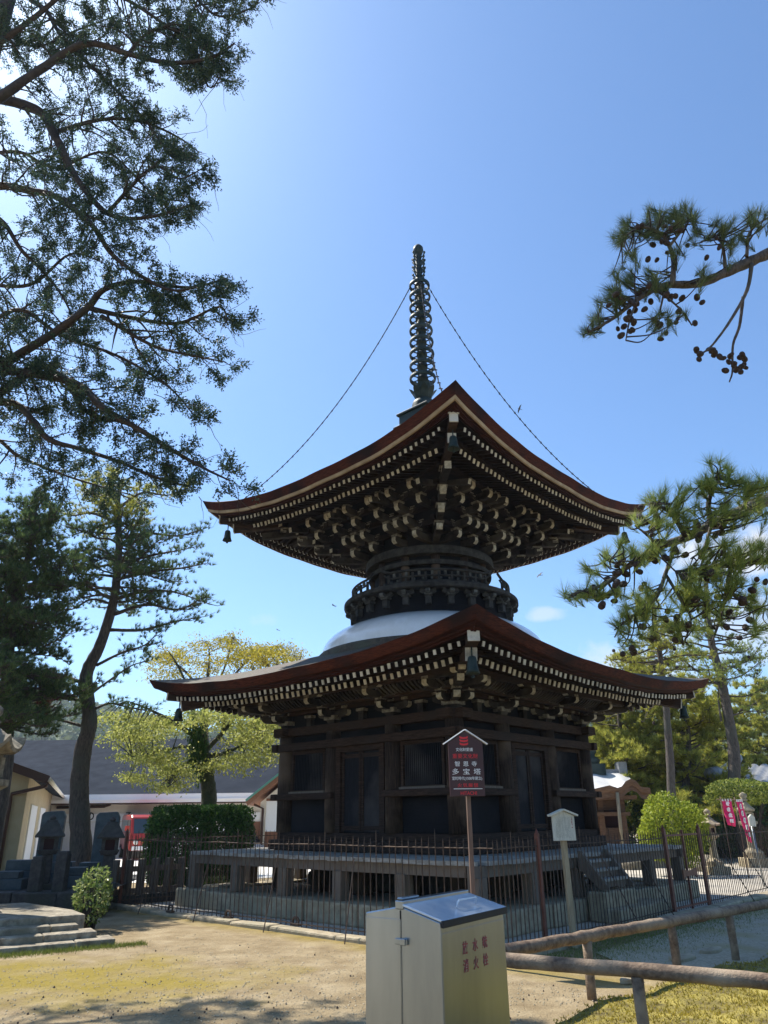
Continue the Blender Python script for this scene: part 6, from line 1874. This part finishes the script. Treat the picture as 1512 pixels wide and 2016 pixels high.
# --- broadleaved trees, hedge and shrubs
def broadleaf(seed, label, trunk_px, Y, r0, r1, limbs, clumps, leaf, size, per, name, bark='mosstrunk', cat='tree'):
    rng = np.random.default_rng(seed); random.seed(seed)
    tp = [at(a, b, Y) for a, b in trunk_px]; base = np.array([tp[0][0], tp[0][1], 0.0]); tp = [base] + tp
    t = thing(name, label, cat, base); mb = MB(); limb(mb, smooth(tp, 6), r0, r1, 12, .08); mb.build('trunk', bark, t, origin=base)
    br = MB(); allp = []
    for px, dy, a, b in limbs:
        n = len(px); l = smooth([at(u, v, Y + dy * i / (n - 1)) for i, (u, v) in enumerate(px)], 5); limb(br, l, a, b, 7, .1); allp.append(l)
    allp = np.vstack(allp); C = []
    for px, py, rx, ry, n in clumps:
        for _ in range(int(n * 1.7)):
            dy = rng.normal() * 1.0
            c = at(px + rng.normal() * rx * .55, py + rng.normal() * ry * .55, Y + dy)
            j = np.argmin(np.linalg.norm(allp - c, axis=1)); q = allp[j]
            if rng.random() < .55 and np.linalg.norm(q - c) < 1.1: limb(br, smooth([q, (q + c) / 2 + np.array([0, 0, .08]), c], 3), .016, .005, 4, 0)
            m = per; sp = rng.normal(size=(m, 3)) * np.array([.30, .30, .12]) * size * 6.5
            C.append(c + sp)
    br.build('limbs', bark, t, origin=base); C = np.concatenate(C)
    tris('crown', leaf_quads(C, rng, size, size * .62), leaf, t, origin=base)
    return t, base


tM, bM_ = broadleaf(51, 'young-leaved maple with a mossy forked trunk, left of the pagoda', [(412, 1590), (408, 1530), (398, 1480), (392, 1450)], 20.5, .20, .17, [
    ([(392, 1455), (370, 1440), (330, 1415), (290, 1395), (250, 1380)], -.8, .08, .012), ([(392, 1450), (380, 1400), (372, 1360), (350, 1310), (330, 1280)], .5, .07, .012), ([(396, 1440), (402, 1400), (405, 1350), (412, 1300)], .3, .06, .01),
    ([(402, 1480), (440, 1440), (465, 1400), (480, 1360), (500, 1310)], .6, .08, .012), ([(405, 1490), (450, 1480), (500, 1450), (540, 1410)], -.6, .07, .012), ([(400, 1470), (360, 1470), (310, 1480), (260, 1490)], -1.0, .05, .01),
    ([(398, 1480), (370, 1500), (340, 1530), (330, 1550)], -.9, .04, .008), ([(440, 1440), (445, 1410), (470, 1380)], -.3, .05, .01)],
    [(330, 1425, 60, 14, 34), (270, 1450, 60, 14, 34), (300, 1490, 60, 16, 40), (350, 1520, 40, 16, 24), (330, 1550, 26, 10, 10), (440, 1500, 50, 16, 24), (500, 1455, 46, 20, 34), (530, 1420, 30, 20, 20), (450, 1420, 60, 20, 30), (520, 1490, 34, 14, 14), (250, 1420, 46, 16, 18), (400, 1410, 50, 16, 16), (270, 1530, 30, 8, 8), (480, 1400, 60, 18, 20)],
    'maple', .085, 34, 'maple_tree')
rng = np.random.default_rng(5)                           # moss and fern clump hanging in the fork
C = np.array([at(388 + rng.normal() * 9, 1465 + rng.normal() * 26, 20.2 + rng.normal() * .1) for _ in range(900)])
tris('moss_clump', needles(C, np.tile([0, -.2, -1.0], (900, 1)), rng, 3, .12, .03, .5), 'hedge', tM, origin=bM_, label='dark hanging moss clump in the fork')
broadleaf(52, 'golden-green leafy tree rising behind the left end of the lower roof', [(406, 1590), (402, 1470), (404, 1400)], 26.0, .2, .12, [
    ([(404, 1400), (380, 1340), (340, 1300), (320, 1275)], .5, .07, .012), ([(404, 1400), (410, 1330), (412, 1285), (405, 1262)], -.4, .06, .01), ([(404, 1400), (460, 1330), (500, 1290), (530, 1275)], .4, .06, .01), ([(404, 1400), (490, 1350), (560, 1310), (590, 1300)], -.4, .05, .01), ([(404, 1400), (440, 1320), (455, 1270), (460, 1255)], .6, .05, .01)],
    [(320, 1300, 30, 18, 24), (350, 1290, 30, 18, 22), (330, 1330, 40, 16, 18), (400, 1275, 34, 14, 15), (450, 1262, 28, 14, 22), (500, 1285, 36, 16, 40), (545, 1285, 36, 14, 36), (470, 1300, 44, 18, 34), (575, 1295, 22, 10, 14), (400, 1310, 44, 18, 18), (430, 1340, 60, 20, 20), (520, 1310, 50, 16, 34)],
    'gold', .080, 26, 'golden_tree', bark='trunk')


def bush(name, label, cat, c, rad, n, leaf, size, seed, boxy=1.0, lumps=9, stems=3, group=None, loose=.16):
    rng = np.random.default_rng(seed); c = np.array(c, float); base = np.array([c[0], c[1], 0.0])
    t = thing(name, label, cat, base, 0, group)
    mb = MB()
    for i in range(stems): a = rng.uniform(0, 6.28); limb(mb, smooth([base + (.05 * math.cos(a), .05 * math.sin(a), 0), base + (.12 * math.cos(a), .12 * math.sin(a), c[2] * .5), c + np.array([rad[0] * .4 * math.cos(a), rad[1] * .4 * math.sin(a), rad[2] * .3])], 4), .035, .012, 6)
    mb.build('stem', 'limb', t, origin=base)
    d = rng.normal(size=(n, 3)); d /= np.linalg.norm(d, axis=1)[:, None]
    if boxy != 1.0:
        d = rng.uniform(-1, 1, (n, 3)); ax = rng.choice(3, n, p=[.25, .4, .35]); d[np.arange(n), ax] = rng.choice([-1, 1], n)
        d /= np.maximum(1, np.linalg.norm(d, axis=1) / 1.32)[:, None]
    lp = rng.normal(size=(lumps, 3)); lp /= np.linalg.norm(lp, axis=1)[:, None]
    r_ = 1 - np.abs(rng.normal(size=n)) * loose + (rng.normal(size=n) * .02)
    dn = d / np.linalg.norm(d, axis=1)[:, None]
    if lumps > 1: r_ *= .74 + .36 * np.clip((dn @ lp.T).max(1), .4, 1) ** 3
    P = c + d * r_[:, None] * np.array(rad)
    P = P[P[:, 2] > .02]
    tris('foliage', leaf_quads(P, rng, size, size * .5), leaf, t, origin=base)
    return t


h = at(396, 1632, 19.3); bush('hedge', 'clipped dark green box hedge beneath the maple', 'hedge', (h[0], 19.3, .98), (1.24, .60, .86), 34000, 'hedge', .085, 61, boxy=.45, lumps=1, stems=5)
s_ = at(185, 1757, 12.6); bush('round_shrub', 'small light green glossy shrub at the right end of the stone steps', 'shrub', (s_[0], 12.6, .47), (.37, .35, .41), 1250, 'shrub', .075, 62, lumps=6, stems=7, loose=.27)
s_ = at(1316, 1602, 22.0); bush('topiary_bush', 'bright yellow-green rounded bush behind the fence right of the stairs', 'bush', (s_[0], 22.0, 1.12), (.98, .8, .95), 7000, 'topiary', .10, 63, lumps=7, stems=4)
s_ = at(1475, 1562, 26.0); bush('clipped_bush', 'wide clipped green bush under the tiled roof, above the red banners', 'bush', (s_[0], 26.0, s_[2]), (1.5, 1.0, .46), 6000, 'bushleaf', .10, 64, lumps=7, stems=5)
for i, (px, py, Y, rx, rz_) in enumerate(((1240, 1620, 30, 1.6, 1.3), (1350, 1610, 29, 1.6, 1.1), (1390, 1625, 31, 1.6, 1.2), (1430, 1640, 32, 1.8, 1.2), (1500, 1640, 30, 1.8, 1.3))):
    s_ = at(px, py, Y); bush('dark_shrub', ['dark green shrub between the small hall and the bright bush', 'dark green shrub right of the bright bush', 'dark green shrub left of the shorter red banner', 'dark green shrub between the banners and the clipped bush', 'dark green shrub at the right edge behind the small sign'][i], 'shrub', (s_[0], Y, max(.9, s_[2] - .3)), (rx, 1.0, rz_), 4000, 'pinedark', .16, 70 + i, lumps=10, group='dark shrubs behind the court')
# low plants under the deck edge on the left, and fallen cones on the sand
s_ = at(420, 1745, 18.3); bush('low_plant', 'low leafy plant behind the deck posts on the left', 'plant', (s_[0], 18.3, .2), (.5, .3, .2), 500, 'shrub', .08, 66, lumps=5, stems=1)
rng = np.random.default_rng(9); mbc = MB()
for _ in range(200):
    x, y = rng.uniform(-5.5, 2.2), rng.uniform(6.6, 11.5) if rng.random() < .5 else rng.uniform(6.6, 8.6)
    if x > 1.2 and y < 7.6: continue
    if x < -3.2 and y > 10.3: continue
    s = rng.uniform(.005, .013); mbc.lathe([(.001, -s * .6), (s, 0), (.001, s * 1.1)], c=(x, y, s * .45), n=6, smooth=False)
tag(mbc.build('fallen_cones', 'cone'), 'small dark fallen cones and litter scattered over the sandy ground', 'litter', kind='stuff')

rng = np.random.default_rng(19); P = np.stack([rng.uniform(-6, 2.4, 5200), 6.6 + rng.gamma(2.0, 1.3, 5200), np.full(5200, .004)], 1)
P = P[(P[:, 1] < 13.5) & ((P[:, 0] * .69 + P[:, 1] * .724) < 7.2 + 0 * P[:, 0]) & ~((P[:, 0] > 1.2) & (P[:, 1] < 7.6)) & ~((P[:, 0] < -3.3) & (P[:, 1] > 9.9))]
n_ = len(P); s_ = rng.uniform(.004, .013, (n_, 1)); o8 = [(1, 0, 0), (0, 1, 0), (-1, 0, 0), (0, -1, 0)]
mbp = MB()
for p, s in zip(P, s_[:, 0]):
    q = rng.uniform(.6, 1.3, 4) * s; mbp.add([(p[0] + a * q[i], p[1] + b * q[i], p[2]) for i, (a, b, _) in enumerate(o8)] + [(p[0], p[1], p[2] + s * .7)], [(0, 1, 4), (1, 2, 4), (2, 3, 4), (3, 0, 4)])
tag(mbp.build('pebbles', 'stone'), 'small pale pebbles strewn over the sandy ground', 'pebbles', kind='stuff')

# ------------------------------------------------------------------ haze
HAZE = True
if HAZE:
    mb = MB(); mb.box((-440, -12, -1.0), (360, 560, 92)); hz = mb.build('haze', 'ground')
    hm = bpy.data.materials.new('pale_haze'); hm.use_nodes = True; tt = hm.node_tree; tt.nodes.clear()
    oo_ = tt.nodes.new('ShaderNodeOutputMaterial'); pv = tt.nodes.new('ShaderNodeVolumePrincipled')
    pv.inputs['Color'].default_value = (.80, .90, 1, 1); pv.inputs['Density'].default_value = .0004; pv.inputs['Anisotropy'].default_value = .2
    tt.links.new(pv.outputs[0], oo_.inputs['Volume']); hz.data.materials.clear(); hz.data.materials.append(hm)
    tag(hz, None, None, kind='stuff')
